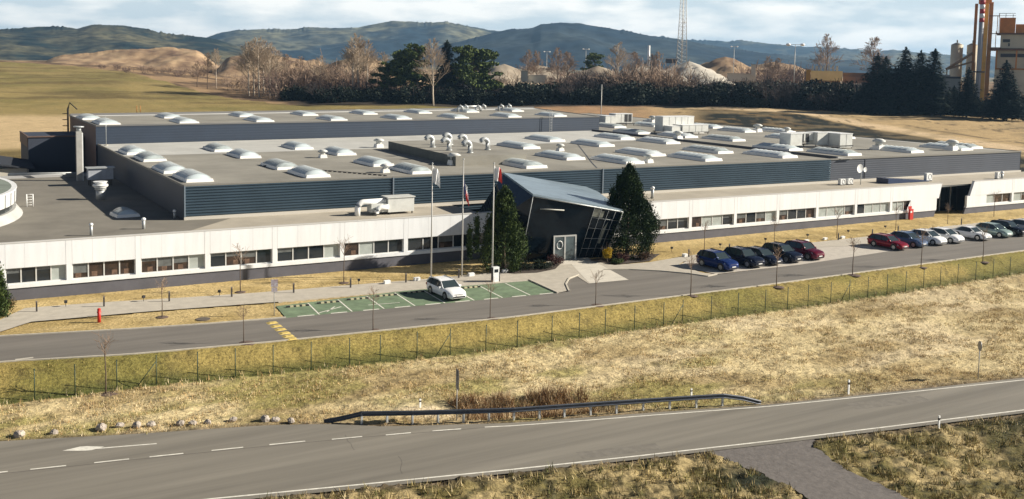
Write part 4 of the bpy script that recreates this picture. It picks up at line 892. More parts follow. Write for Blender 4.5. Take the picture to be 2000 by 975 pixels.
def car_meshes(kind, cname, paint):
    k = KINDS[kind]; L, W, H = k['L'], k['W'], k['H']; hl = L / 2; wb = .78 * hl * .85
    st = [(-hl, .30, .62 if kind != 'sedan' else .66, .74), (-hl + .08, .24, k['tz'] - .12, .90), (-hl + .35, .2, k['tz'], .97), (-1.45, .18, k['belt'] + .02, 1.0), (-.5, .18, k['belt'], 1.0), (.6, .18, k['belt'] - .01, 1.0), (1.0, .18, k['hood'] + .04, .995), (1.5, .2, k['hood'], .975), (hl - .35, .2, k['hood'] - .09, .93), (hl - .1, .22, k['hood'] - .24, .83), (hl, .28, k['hood'] - .36, .70)]
    mb = MB(); secs = []
    for x, zb, zt, w in st:
        h = W / 2 * w; zm = zb + (zt - zb) * .55
        half = [(h * .86, zb), (h * .985, zb + .1), (h, zm), (h * .965, zt - .07), (h * .88, zt - .005), (h * .45, zt + .03)]
        secs.append([(x, -y, z) for y, z in half] + [(x, y, z) for y, z in reversed(half)])
    n = len(secs[0]); vs = [p for s in secs for p in s]
    mb.add(vs, [(i * n + j, i * n + (j + 1) % n, (i + 1) * n + (j + 1) % n, (i + 1) * n + j) for i in range(len(secs) - 1) for j in range(n)], 0, True)
    mb.add(secs[0], [tuple(range(n - 1, -1, -1))], 0); mb.add(secs[-1], [tuple(range(n))], 0)
    # cabin
    wl, wu = W / 2 * .93, W / 2 * .74; b = k['belt'] - .03
    xs = [(k['wb'], b + .0), (k['wt'], H - .05), (k['wt'] - .55, H), (-.8, H - .005), (k['re'], H - .06), (k['tb'], k['tz'] - .01)]
    cab = []
    for i, (x, z) in enumerate(xs):
        t = (z - b) / (H - b); wy = wl + (wu - wl) * t
        cab.append([(x, -wl * (1 if 0 < i < 5 else .97), b), (x, -wy, z), (x, wy, z), (x, wl * (1 if 0 < i < 5 else .97), b)])
    roof = MB(); gl = MB()
    for i in range(5):
        a, c = cab[i], cab[i + 1]
        tgt = gl if i in (0, 4) else roof
        tgt.add([a[1], a[2], c[2], c[1]], [(0, 1, 2, 3)], 0, False)
        for s in (0, 1):
            ia, ib = (0, 1) if s == 0 else (3, 2)
            gl.add([a[ia], a[ib], c[ib], c[ia]], [(0, 1, 2, 3) if s else (3, 2, 1, 0)], 0)
    for s in (-1, 1):    # pillars, roof rails
        def pt(x, z, o=.006):
            t = (z - b) / (H - b); return (x, s * (wl + (wu - wl) * t + o), z)
        roof.tube([pt(k['wb'] + .02, b), pt(k['wt'], H - .05)], .045, 5); roof.tube([pt(k['wt'], H - .05), pt(k['wt'] - .55, H), pt(-.8, H - .005), pt(k['re'], H - .06)], .04, 5)
        roof.tube([pt(k['re'], H - .06), pt(k['tb'], k['tz'])], .075, 5)
        roof.tube([pt(-.38, b), pt(-.42, H - .02)], .035, 5, 1)
        if kind != 'sedan': roof.tube([pt(-1.35, b), pt(-1.38, H - .03)], .05, 5, 1)
    parts = {'body': mb.mesh('body', paint), 'roof': roof.mesh('roof', [paint, TRIM]), 'window_glass': gl.mesh('window_glass', CGL)}
    arch = MB(); zr = .33 if kind != 'suv' else .37
    wx = (L * .29, -L * .285)
    for x in wx:
        for s in (-1, 1): arch.tube([(x, s * (W / 2 - .02), zr + .02), (x, s * (W / 2 + .008), zr + .02)], zr + .065, 16)
    arch.box(-hl + .3, hl - .3, -W / 2 + .15, W / 2 - .15, .14, .25)
    parts['wheel_arch'] = arch.mesh('wheel_arch', TRIM)
    tm = MB(); tm.tube([(0, -.11, 0), (0, .11, 0)], zr, 18); rm = MB(); rm.tube([(0, -.125, 0), (0, .125, 0)], zr * .66, 14)
    parts['_wheel'] = (tm.mesh('wheel', TYRE), rm.mesh('rim', RIM), wx, zr)
    hd = k['hood']
    lights = []
    for s in (-1, 1):
        m = MB(); m.hull([(hl - .42, s * W / 2 * .93 - .03, hd - .27), (hl - .09, s * W / 2 * .66 - .03, hd - .33), (hl - .09, s * W / 2 * .66 + .03, hd - .33), (hl - .42, s * W / 2 * .93 + .03, hd - .27)],
                         [(hl - .5, s * W / 2 * .93 - .03, hd - .13), (hl - .17, s * W / 2 * .62 - .03, hd - .19), (hl - .17, s * W / 2 * .62 + .03, hd - .19), (hl - .5, s * W / 2 * .93 + .03, hd - .13)])
        lights.append(m.mesh('headlight', LAMPW))
    tl = []
    for s in (-1, 1):
        m = MB(); m.obox((-hl + .09, s * W / 2 * .80), (.06, 0), (0, .13), k['tz'] - .32, k['tz'] - .12); tl.append(m.mesh('tail_light', LAMPR))
    parts['_l'] = lights; parts['_t'] = tl
    m = MB(); m.box(hl - .12, hl - .02, -.42, .42, hd - .42, hd - .26); m.box(hl - .14, hl + .005, -.6, .6, .3, .42); parts['grille'] = m.mesh('grille', TRIM)
    m = MB(); m.box(hl, hl + .03, -.26, .26, .43, .54); parts['number_plate'] = m.mesh('number_plate', PLATE)
    m = MB(); m.obox((0, 0), (.08, 0), (0, .11), -.07, .08); parts['_m'] = m.mesh('mirror', paint)
    parts['_r'] = []
    for s in (-1, 1): m = MB(); m.tube([(k['wt'] - .35, s * wu * .93, H + .03), (k['re'] + .1, s * wu * .93, H + .01)], .022, 5); parts['_r'].append(m.mesh('roof_rail', GALV if cname in ('white', 'red') else TRIM))
    return parts
def car(px, py, kind, cname, rgb, label, heading=-math.pi / 2 + .06, z=.04, metal=.35, name='parked_car', rough=.25, loc=None):
    if cname == 'white': metal = 0.0; rgb = (.88, .89, .90)
    key = (kind, cname)
    if key not in CM: CM[key] = car_meshes(kind, cname, mat('car_paint_' + cname, rgb, rough, metal=metal, spec=.6))
    p = CM[key]; k = KINDS[kind]
    l = loc or P(px, py, 0); t = thing(name, label, 'car', (l[0], l[1], z), heading, 'cars parked in front of the factory')
    for nm in ('body', 'roof', 'window_glass', 'wheel_arch', 'grille', 'number_plate'): link(nm, p[nm], t)
    for q in (p['_r'] if kind in ('wagon', 'suv') else ()): link('roof_rail', q, t)
    tm, rm, wx, zr = p['_wheel']
    for x in wx:
        for s in (-1, 1):
            w = link('wheel', tm, t, (x, s * (k['W'] / 2 - .1), zr)); link('rim', rm, w)
    for q in p['_l']: link('headlight', q, t)
    for q in p['_t']: link('tail_light', q, t)
    for s in (-1, 1): link('mirror', p['_m'], t, (k['wb'] - .3, s * (k['W'] / 2 + .08), k['belt'] + .03))
    return t
W1, W2 = P(837, 573, 0), P(869, 588, 0)
car(0, 0, 'wagon', 'white', (.80, .81, .80), 'white estate car parked alone on the green bays', loc=(W1.x + .95, (W1.y + W2.y) / 2 - .1), heading=-math.pi / 2 + .02)
row1 = [(1381, 'suv', 'blue', (.012, .035, .16), 'dark blue suv, leftmost of the five cars right of the entrance'), (1443, 'suv', 'navy', (.008, .013, .032), 'near black navy suv right beside the dark blue one'), (1484, 'wagon', 'navy', (.008, .013, .032), 'near black navy estate car in the middle of the five right of the entrance'), (1523, 'suv', 'navy', (.008, .013, .032), 'near black navy suv left of the dark red one in the group of five'), (1562, 'suv', 'dark_red', (.13, .008, .028), 'dark red suv, rightmost of the five right of the entrance')]
bx0, bx1 = P(1402, 531, 0), P(1575, 511, 0)
for i, (px, kd, cn, rgb, lb) in enumerate(row1):
    t = i / 4; t = [0, .29, .5, .74, 1.0][i]; x = 69.4 + (82.2 - 69.4) * t; car(0, 0, kd, cn, rgb, lb, loc=(x, 74.9 + .1 * i), heading=-math.pi / 2 + .05)
row2 = [(1745, 487, 'wagon', 'red', (.24, .008, .022), 'crimson red estate car, leftmost of the right hand parking row', .0), (1782, 482, 'hatch', 'steel_blue', (.10, .16, .28), 'steel blue hatchback between the red car and the first white one', 0), (1816, 477, 'hatch', 'white', (.80, .81, .80), 'white hatchback right beside the steel blue one', 0),
        (1849, 473, 'hatch', 'white', (.80, .81, .80), 'second white hatchback, left of the gap in the right row', 0), (1898, 467, 'sedan', 'white', (.80, .81, .80), 'white saloon right of the gap in the right row', 0), (1930, 460, 'hatch', 'pale_green', (.35, .46, .43), 'pale green silver hatchback right of the white saloon', 0),
        (1963, 458, 'suv', 'black', (.010, .012, .018), 'black suv between the pale green car and the white one at the edge', 0), (1997, 453, 'hatch', 'silver', (.62, .64, .65), 'silver white hatchback at the right edge of the photo', 0), (2027, 449, 'suv', 'dark_red', (.20, .012, .035), 'dark red suv just at the right frame edge', 0)]
for px, py, kd, cn, rgb, lb, _ in row2:
    q = P(px, py, 0); car(0, 0, kd, cn, rgb, lb, loc=(q.x, 75.3), heading=-math.pi / 2 + .05)

# ---------------------------------------------------------------- flags, lamps, small street things
def flagpole(px, py, pyt, label, flag_fn):
    b = P(px, py, 0); top = PY(px - .5, pyt, b.y).z; t = thing('flagpole', label, 'flagpole', b)
    m = MB(); m.tube([(0, 0, 0), (0, 0, top)], [.085, .05], 8); m.build('pole', mat('flagpole_white', (.5, .49, .46), .4), t)
    m = MB(); m.ball((0, 0, top + .05), .09, 8); m.build('finial', GALV, t)
    flag_fn(t, top); return t
def cloth(t, pts_fn, mats, mi_fn, nu=10, nv=8):
    m = MB(); vs = [pts_fn(u / nu, v / nv) for v in range(nv + 1) for u in range(nu + 1)]
    for v in range(nv):
        for u in range(nu):
            i = v * (nu + 1) + u; m.add([vs[i], vs[i + 1], vs[i + nu + 2], vs[i + nu + 1]], [(0, 1, 2, 3)], mi_fn((u + .5) / nu, (v + .5) / nv), False)
    m.build('flag', mats, t)
FW = mat('flag_white', (.82, .82, .82), .8); FR = mat('flag_red', (.62, .05, .04), .8); FB = mat('flag_blue', (.12, .14, .32), .8)
cz = R_(-20)
def hang(w, h, top, sag, dirx=1, fold=.14):
    def f(u, v):
        d = u * w; x = dirx * d * math.cos(cz); y = d * math.sin(cz) + fold * math.sin(u * 9 + v * 2)
        return (.08 * dirx + x, y, top - .15 - v * h - sag * u - .08 * math.sin(u * 7))
    return f
flagpole(843, 545, 320, 'left flagpole with a white flag, behind the white car', lambda t, z: cloth(t, hang(.62, 1.5, z, .6), [FW], lambda u, v: 0))
flagpole(903, 541, 312, 'middle flagpole with a red, white and blue flag hanging limp', lambda t, z: cloth(t, hang(.45, 1.2, z - 1.6, 1.5, -1 if False else 1), [FW, FR, FB], lambda u, v: 2 if u < .3 else (0 if v < .5 else 1)))
flagpole(962, 549, 320, 'right flagpole with a white and red flag, beside the conifer', lambda t, z: cloth(t, hang(.65, 1.3, z, .35), [FW, FR], lambda u, v: 0 if u < .62 and v < .95 else 1))
# charging column and bollards
ch = thing('charging_column', 'white charging column with dark side by the path', 'charging column', P(968, 551, 0)); m = MB(); m.box(-.32, .32, -.2, .2, .06, 1.45); m.build('cabinet', WHITE2, ch); m = MB(); m.box(-.345, -.322, -.18, .18, .06, 1.4); m.build('side_panel', BLACK, ch); m = MB(); m.box(-.2, .2, -.215, -.201, .95, 1.25); m.build('screen', GLASS, ch)
bo = MB(); c = P(976, 551, 0); bo.cyl(c, .06, .05, .85, 8); bo.cyl(c, .062, .852, .98, 8); bo.build('bollard', BLACK, label='dark bollard right next to the white charging column', category='bollard')
tb = thing('path_lamp', 'x', 'path lamp', (0, 0, 0), 0, 'low dark lamp posts along the footpath')
m = MB(); m.box(-.06, .06, -.05, .05, 0, .8); m.build('post', mat('lamp_post_dark', (.035, .03, .03), .6), tb); m = MB(); m.box(-.065, .065, -.055, .055, .802, .92); m.build('lamp_head', mat('lamp_diffuser', (.18, .16, .14), .4), tb)
bs = Stamp(tb)
for i, (px, py) in enumerate([(73, 610), (204.5, 600), (332, 590), (454, 581), (575, 573), (686, 563), (794, 553), (897, 544), (1345, 503), (1424, 492), (1636, 470), (1702, 462), (1752, 455), (1875, 440)]):
    ords = ['first', 'second', 'third', 'fourth', 'fifth', 'sixth', 'seventh', 'eighth']
    lb = f'low dark lamp post, {ords[i]} from the left along the left footpath' if i < 8 else f'low dark lamp post, {ords[i-8]} from the left behind the right parked cars'
    bs.place(P(px, py, 0), 0, lb)
sp = thing('ground_spotlight', 'x', 'spotlight', (0, 0, 0), 0, 'small spotlights on stakes in the lawn')
m = MB(); m.cyl((0, 0), .025, 0, .35, 6); m.build('stake', BLACK, sp); m = MB(); m.obox((0, 0), (.11, 0), (0, .11), .35, .55); m.build('lamp_head', BLACK, sp)
ss = Stamp(sp)
for i, (px, py) in enumerate([(130, 600), (282, 590), (430, 579), (702, 556), (1312, 492), (1406, 485), (1494, 474), (1576, 466), (1655, 458), (1727, 449)]):
    ss.place(P(px, py, 0), random.random() * 3, f"small black stake spotlight, {['first','second','third','fourth','fifth','sixth','seventh','eighth','ninth','tenth'][i]} from the left on the lawn")
bl = thing('flood_lamp', 'x', 'floodlight', (0, 0, 0), 0, 'white floodlight boxes lying in the lawn')
m = MB(); m.hull([(-.3, -.15, .05), (.3, -.15, .05), (.3, .15, .05), (-.3, .15, .05)], [(-.3, -.2, .32), (.3, -.2, .32), (.3, .1, .36), (-.3, .1, .36)]); m.build('housing', WHITE2, bl); m = MB(); m.box(-.04, .04, -.04, .04, 0, .05); m.build('foot', BLACK, bl)
fs = Stamp(bl)
for i, (px, py, lb) in enumerate([(757, 555, 'left of the white car'), (815, 549, 'just left of the white flagpole base'), (921, 540, 'between the middle and right flagpoles'), (987, 533, 'at the foot of the left conifer'), (1337, 502, 'left of the dark blue suv'), (1574, 474, 'behind the dark red suv'), (1610, 470, 'left of the sapling behind the parked cars'), (1644, 467, 'right of the sapling behind the parked cars')]):
    fs.place(P(px, py, 0), .1, 'small white floodlight box on the lawn ' + lb)
hy = thing('fire_hydrant', 'red hydrant post on the lawn strip beside the left footpath', 'hydrant', P(195, 630, 0)); m = MB(); m.cyl((0, 0), .13, 0, 1.0, 12); m.build('post', RED, hy); m = MB(); m.cyl((0, 0), .145, 1.0, 1.1, 12, 0, .1); m.tube([(-.16, 0, .8), (.16, 0, .8)], .05, 8); m.build('cap', RED, hy)
sg = thing('fire_hose_cabinet', 'red fire cabinet with a white emblem against the grey plinth', 'fire cabinet', PY(1776, 431, 88.6)); sg.location.z = 0; sg.scale = (.85, .85, .85)
m = MB(); m.box(-.35, .45, -.15, .2, .05, 1.9); m.box(-.45, .3, .1, .2, 1.9, 2.35); m.build('cabinet', RED, sg); m = MB(); m.box(-.3, .1, -.17, -.152, 1.3, 1.6); m.build('emblem', WHITE2, sg)
# parking sign
ps_ = thing('parking_sign', 'small parking sign on a grey post at the left end of the green bays', 'sign', P(537, 617, 0))
m = MB(); m.cyl((0, 0), .035, 0, 2.9, 6); m.build('post', POLE, ps_); m = MB(); m.obox((0, -.05), (.26, -.06), (.002, .02), 2.35, 2.95); m.obox((0, -.05), (.22, -.05), (.002, .02), 1.95, 2.3); m.build('sign_plate', mat('sign_mix', (.35, .25, .28), .5, col2=(.65, .65, .68), scale=6), ps_)
# wheel stops
ws = thing('wheel_stop', 'x', 'wheel stop', (0, 0, 0), 0, 'black and yellow wheel stops in the green bays')
m = MB(); m.obox((0, 0), (.95, 0), (0, .09), .04, .15); m.build('bar', TRIM, ws)
m = MB()
for k in (-.6, -.1, .4): m.obox((k + .1, 0), (.14, 0), (0, .095), .041, .156)
m.build('yellow_stripe', mat('stripe_cream', (.55, .50, .32), .7), ws)
wst = Stamp(ws)
for i in range(NB - 1):
    if i == 7: continue
    t = (i + .5) / NB; xa = x_t0 + (x_t1 - x_t0) * t + .2
    wst.place((xa, lineat(gtop, xa) - 1.0, 0), -.08, ['striped wheel stop in the first green bay from the left', 'striped wheel stop in the second green bay', 'striped wheel stop in the third green bay from the left', 'striped wheel stop in the fourth green bay from the left', 'striped wheel stop in the bay left of the white car', 'striped wheel stop under the front of the white car', 'striped wheel stop in the bay right of the white car', 'striped wheel stop in the last green bay'][i])

# ---------------------------------------------------------------- fence, guard rail, road furniture
fpost = [-75, -5, 70, 147, 231, 310, 387, 462, 537, 610, 685, 745, 817, 882, 946, 1006, 1066, 1126, 1182, 1237, 1290, 1343, 1393, 1441, 1489, 1535, 1577, 1622, 1660, 1699, 1738, 1776, 1811, 1844, 1878, 1912, 1945, 1977, 2010, 2045]
fy = [(70, 780), (147, 766), (231, 762), (310, 756), (387, 742), (537, 731), (610, 722), (745, 708), (882, 694), (946, 682), (1006, 673), (1066, 661), (1182, 651), (1290, 633), (1343, 635), (1489, 607), (1577, 598), (1699, 583), (1776, 572), (1878, 556), (1975, 540), (2045, 530)]
fn = thing('wire_fence', 'green wire mesh fence on thin posts below the access road', 'fence', (0, 60, -1.4)); fo = -Vector(fn.location)
FPT = []
for px in fpost:
    py = np.interp(px, [a for a, b in fy], [b for a, b in fy]) if px > 0 else 780 + (70 - px) * .13
    z = -1.3
    for _ in range(3):
        q = P(px, float(py), z); z = tz(q.x, q.y)
    FPT.append(Vector((q.x, float(ip(fence_L, q.x)), tz(q.x, float(ip(fence_L, q.x))))))
mpost = MB(); mpost.cyl((0, 0), .035, -.2, 1.95, 6); mpost.cyl((0, 0), .045, 1.95, 2.0, 6); pm = mpost.mesh('post', FENCEG)
for q in FPT: link('post', pm, fn, q + fo)
for i in (5, 13, 21, 28):
    q = FPT[i]; m = MB(); m.tube([q + Vector((0, 0, 1.6)), q + Vector((-1.3, -.1, 0))], .03, 5)
    o = m.build('brace', FENCEG, fn); o.location = fo
m = MB()
for a, b in zip(FPT[:-1], FPT[1:]):
    for h in np.linspace(.08, 1.85, 9): m.tube([a + Vector((0, 0, h)), b + Vector((0, 0, h))], .004, 3, 0, False)
    L = (b - a).length; nn = int(L / .25)
    for k in range(1, nn): q = a + (b - a) * k / nn; m.tube([q + Vector((0, 0, .05)), q + Vector((0, 0, 1.85))], .003, 3, 0, False)
o = m.build('wire_mesh', FENCEG, fn); o.location = fo
gr = thing('guard_rail', 'dark steel guard rail with sunken ends along the main road', 'guard rail', (20, 54, MZ)); go = -Vector(gr.location)
gp = [(636, 826, .02), (662, 822, .25), (700, 820, .62), (800, 822, .68), (900, 820, .68), (1000, 818, .68), (1100, 812, .68), (1200, 804, .68), (1300, 795, .68), (1400, 787, .66), (1440, 785, .4), (1490, 789, .02)]
pts = []
for px, py, h in gp:
    q = P(px, py, MZ); yy = float(ip(main_F, q.x)) + .35; pts.append(Vector((q.x, yy, MZ + h)))
m = MB(); prof = [(-.16, .0), (-.1, -.06), (-.04, -.0), (.04, -.0), (.1, -.06), (.16, 0)]
for a, b in zip(pts[:-1], pts[1:]):
    d = (b - a); d.z = 0; d.normalize(); nrm = Vector((d.y, -d.x, 0))
    vs = []
    for q in (a, b):
        for z, o_ in prof: vs.append(q + nrm * (-o_) + Vector((0, 0, z)))
    m.add(vs, [(i, i + 6, i + 7, i + 1) for i in range(5)])
o = m.build('rail', mat('rail_steel', (.07, .08, .10), .5, metal=.3, var=.2, scale=2), gr); o.location = go
mp_ = MB(); mp_.box(-.06, .06, .03, .15, -.8, .1); pmm = mp_.mesh('post', GALV)
for i in range(2, 10):
    for t in (0, .5): 
        q = pts[i] * (1 - t) + pts[i + 1] * t
        if i == 9 and t: continue
        link('post', pmm, gr, q + go)
def delineator(px, py, z, h, label, name='delineator_post'):
    c = P(px, py, z); t = thing(name, label, 'delineator', c); m = MB(); m.box(-.06, .06, -.04, .04, 0, h * .68); m.box(-.06, .06, -.04, .04, h * .84, h); m.build('post', WHITE2, t)
    m = MB(); m.box(-.062, .062, -.042, .042, h * .68 + .001, h * .84 - .001); m.build('black_band', BLACK, t)
delineator(1656, 770, MZ, 1.0, 'white delineator post with black band on the far verge of the road')
delineator(1832, 838, MZ, .85, 'white delineator post with black band on the near verge, right')
delineator(822, 797, -1.6, .6, 'short white marker post behind the left part of the guard rail')
delineator(1350, 776, -1.6, .6, 'short white marker post behind the right part of the guard rail')
s1 = thing('road_sign', 'road sign seen edge on behind the guard rail', 'road sign', P(893, 820, MZ)); m = MB(); m.cyl((0, 0), .035, -.2, 3.1, 6); m.build('post', POLE, s1); m = MB(); m.obox((0.02, 0), (.075, .30), (.02, -.004), 1.95, 3.15); m.build('sign_plate', mat('sign_back', (.12, .12, .14), .5, metal=.4), s1)
q = P(1908, 741, -1.5)
s2 = thing('road_sign', 'round road sign seen from behind on a thin post, right field edge', 'road sign', q); m = MB(); m.cyl((0, 0), .035, -.1, 2.3, 6); m.build('post', POLE, s2)
m = MB(); dvec = Vector((.80, -.60, 0)); m.tube([Vector((0, 0, 2.45)) - dvec * .02, Vector((0, 0, 2.45)) + dvec * .02], .36, 20); o = m.build('sign_plate', mat('sign_grey', (.25, .26, .28), .45, metal=.4), s2)
# boulders
sizes = [(40, 852, .42, 'pale round boulder, leftmost by the road edge'), (108, 847, .3, 'low grey boulder second from the left by the road'), (200, 838, .42, 'broad dark boulder right of the second one'), (236, 833, .3, 'pale boulder beside the broad dark one'), (270, 833, .36, 'grey boulder above the lane arrow start'), (297, 831, .32, 'pale boulder above the lane arrow end'), (355, 830, .35, 'brown boulder half sunk in grass right of the arrow'), (378, 829, .3, 'small boulder touching the brown one'), (408, 827, .3, 'flat pale boulder midway along the row'), (457, 821, .26, 'single whitish boulder left of the dark pair'), (520, 822, .45, 'tall two tone boulder, biggest near the guard rail'), (540, 822, .3, 'small rock right next to the biggest boulder'), (570, 824, .32, 'rightmost rock of the row before the guard rail')]
for i, (px, py, r, lb) in enumerate(sizes):
    r *= .78
    c = P(px, py, MZ); m = MB(); m.ball((0, 0, 0), r, 10, 0, .75)
    m.v = [(x * (1 + .25 * math.sin(i * 3 + y * 6)) + random.uniform(-.06, .06) * r * 2, y + random.uniform(-.06, .06) * r * 2, z + random.uniform(-.05, .05) * r * 2) for x, y, z in m.v]; m.sm = [False] * len(m.sm)
    m.build('boulder', STONE, loc=(c.x, max(c.y, float(ip(main_F, c.x)) + r * .8), MZ + r * .3), label=lb, category='boulder', group='boulders along the road edge')

# ---------------------------------------------------------------- plants
def grow(mb, p, d, L, r, depth, spread=.5, kids=3, gravity=.08, nseg=3, minr=.006, mi=0, rs=None):
    rs = rs or random
    pts = [Vector(p)]; d = Vector(d).normalized(); rad = [r]
    for i in range(nseg):
        d = (d + Vector((rs.uniform(-1, 1), rs.uniform(-1, 1), rs.uniform(-.2, 1) * gravity * 3)) * .13).normalized()
        pts.append(pts[-1] + d * L / nseg); rad.append(max(minr, r * (1 - .5 * (i + 1) / nseg)))
    mb.tube(pts, rad, 5 if r > .08 else 3, mi, False)
    if depth > 0:
        for k in range(kids):
            t = rs.uniform(.35, 1.0); j = min(nseg - 1, int(t * nseg)); q = pts[j].lerp(pts[j + 1], t * nseg - j)
            a = rs.uniform(0, 2 * math.pi); s = d.cross(Vector((math.cos(a), math.sin(a), .3))).normalized()
            nd = (d * (1 - spread * .5) + s * spread + Vector((0, 0, gravity))).normalized()
            grow(mb, q, nd, L * rs.uniform(.5, .72), max(minr, rad[j] * .55), depth - 1, spread, kids, gravity, max(2, nseg - 1), minr, mi, rs)
def needles(mb, c, r, n, size, sz=.8, droop=0):   # clump of leaf triangles filling an ellipsoid
    for _ in range(n):
        v = Vector((random.gauss(0, 1), random.gauss(0, 1), random.gauss(0, 1))).normalized() * r * random.random() ** .45; v.z *= sz
        p = Vector(c) + v; a = Vector((random.uniform(-1, 1), random.uniform(-1, 1), random.uniform(-.3, .9))).normalized() * size; b = a.cross(Vector((random.uniform(-1, 1), random.uniform(-1, 1), random.uniform(-1, 1)))).normalized() * size * .45
        mb.add([p - b, p + b, p + a + Vector((0, 0, -droop * size))], [(0, 1, 2)])
# saplings
saps = []
for v in range(3):
    s = thing('young_tree', 'x', 'young tree', (0, 0, 0), 0, 'bare saplings along the access road'); rs = random.Random(20 + v)
    m = MB(); m.tube([(0, 0, -.1), (.02, 0, 1.2), (-.02, .02, 2.3), (0.02, 0, 3.2)], [.045, .035, .03, .014], 6); m.build('trunk', BARK, s)
    m = MB()
    for k in range(15):
        a = rs.uniform(0, 6.28); h = rs.uniform(2.0, 3.1); grow(m, (0, 0, h), (math.cos(a), math.sin(a), 1.3), rs.uniform(.5, .8) * (1.3 - (h - 2) * .5), .014, 1, .6, 3, .1, 2, .008, 0, rs)
    m.build('crown', TWIG, s)
    saps.append(Stamp(s))
MULCH = mat('mulch', (.13, .09, .07), .95, var=.4, scale=5, bump=.6)
south = [(207, 738, 100), (478, 697, 100), (730, 665, 100), (958, 640, 90), (1163, 615, 85), (1348, 596, 100), (1515, 575, 90), (1663, 552, 90), (1796, 535, 90), (1916, 520, 80)]
north = [(318, 620, 75), (471, 571, 90), (673, 553, 90), (1375, 492, 60), (1511, 484, 60), (1633, 467, 60), (1747, 452, 50), (1848, 440, 40), (1938, 426, 50)]
ordw = ['first', 'second', 'third', 'fourth', 'fifth', 'sixth', 'seventh', 'eighth', 'ninth', 'tenth']
for i, (px, py, hh) in enumerate(south):
    z = -.6
    for _ in range(3): q = P(px, py, z); z = tz(q.x, q.y)
    ht = PY(px, py - hh, q.y).z - z
    saps[i % 3].place((q.x, q.y, z), i * 1.3, f'bare sapling on the grass bank below the road, {ordw[i]} from the left', max(.8, min(1.15, ht / 3.4)))
    m = MB(); m.ball((0, 0, 0), .62 + .1 * math.sin(i * 2.1), 12, 0, .14); m.build('mulch_patch', MULCH, loc=(q.x + .2, q.y, z - .03), kind='structure')
for i, (px, py, hh) in enumerate(north):
    q = P(px, py, 0); ht = PY(px, py - hh, q.y).z
    saps[(i + 1) % 3].place((q.x, q.y, 0), i * 1.9, f'bare sapling on the lawn near the white facade, {ordw[i]} from the left', max(.75, min(1.2, ht / 3.4)))
    if i < 3: m = MB(); m.ball((0, 0, 0), .5, 12, 0, .12); m.build('mulch_patch', MULCH, loc=(q.x, q.y, .01), kind='structure')
# entrance conifers: many upright sprays
def conifer(name, label, loc, H, Rm, tops, seed, n=16000, f=THUJA, leaf=.17, nc=150):
    rs = random.Random(seed); t = thing(name, label, 'conifer', loc); m = MB(); m.tube([(0, 0, -.1), (0, 0, H * .5), (0, 0, H * .92)], [.22, .14, .03], 7); m.build('trunk', BARK, t)
    m = MB(); cl = []
    for k in range(nc):
        h = rs.random() ** .8; a = rs.uniform(0, 6.28); prof = (1 - h) ** .75 * (0.62 + .38 * min(1, h / .18)); prof *= 1 + .16 * math.sin(3 * a + h * 9) + rs.uniform(-.12, .12)
        cl.append((Rm * prof * math.cos(a), Rm * prof * math.sin(a), H * (.03 + .9 * h), .35 + .45 * (1 - h)))
    for x, y, h0 in tops: cl += [(x, y, h0 * k / 9, .4) for k in range(4, 10)]
    cl += [(0, 0, H * (.8 + .02 * k), .25) for k in range(9)]
    for x, y, z, r in cl:
        for _ in range(n // len(cl)):
            dx, dy, dz = rs.gauss(0, .34) * r, rs.gauss(0, .34) * r, rs.gauss(0, .8) * r
            p = Vector((x + dx, y + dy, max(.05, z + dz))); out = Vector((p.x, p.y, 0)).normalized() if p.x or p.y else Vector((1, 0, 0))
            a_ = (out * rs.uniform(.0, .9) + Vector((rs.uniform(-.5, .5), rs.uniform(-.5, .5), rs.uniform(.3, 1.2)))).normalized() * leaf * rs.uniform(.7, 1.4); b_ = a_.cross(Vector((rs.uniform(-1, 1), rs.uniform(-1, 1), rs.uniform(-1, 1)))).normalized() * leaf * .4
            m.add([p - b_, p + b_, p + a_], [(0, 1, 2)])
    m.build('crown', f, t); return t
conifer('conifer_tree', 'dark green conifer left of the glass entrance, beside the right flagpole', (49.2, 83.8, 0), 8.3, 2.4, [(-2.6, .8, 4.9), (-3.3, 1.0, 3.9)], 3, n=30000)
conifer('conifer_tree', 'tall dense conifer right of the glass entrance', (65.3, 84.8, 0), 10.0, 3.5, [(.6, 0, 8.2), (-.6, 0, 8.0)], 5, n=46000, nc=260, f=foliage('conifer_dark', (.038, .066, .018), (.008, .022, .012), 1.0))
conifer('conifer_tree', 'dark conifer cut off by the left edge of the photo', (P(-2, 583, 0).x - .75, 84.6, 0), 4.3, .95, [], 9, 9000)
def bush(name, label, loc, r, h, n, f, leaf=.1, cat='shrub', group=None):
    t = thing(name, label, cat, loc, 0, group); m = MB()
    for k in range(5): grow(m, (0, 0, 0), (random.uniform(-.6, .6), random.uniform(-.6, .6), 1), h * .8, .03, 1, .5, 3, .05, 2)
    m.build('stems', BARK, t); m = MB()
    for k in range(12):
        a = random.uniform(0, 6.28); rr = r * random.uniform(.1, .75); needles(m, (rr * math.cos(a), rr * math.sin(a), h * random.uniform(.3, .8)), r * .42, n // 12, leaf, .9)
    m.build('leaves', f, t); return t
bush('yellow_shrub', 'bright yellow shrub right of the entrance door', P(1187, 513, 0), .85, 1.7, 3000, YELF, .11)
RB = foliage('red_brown_leaves', (.10, .035, .03), (.035, .015, .015), 3); DG = foliage('dark_shrub', (.02, .035, .018), (.006, .012, .008), 2)
bush('low_shrub', 'red brown shrub left of the entrance door', P(1085, 518, 0), 1.0, 1.0, 1500, RB)
bush('low_shrub', 'reddish low shrub between the yellow shrub and the tall conifer', P(1213, 512, 0), 1.0, .9, 1500, RB)
bush('low_shrub', 'brown low shrub at the right foot of the tall conifer', P(1255, 508, 0), 1.2, .7, 1500, foliage('brown_leaves', (.13, .075, .045), (.05, .03, .02), 3))
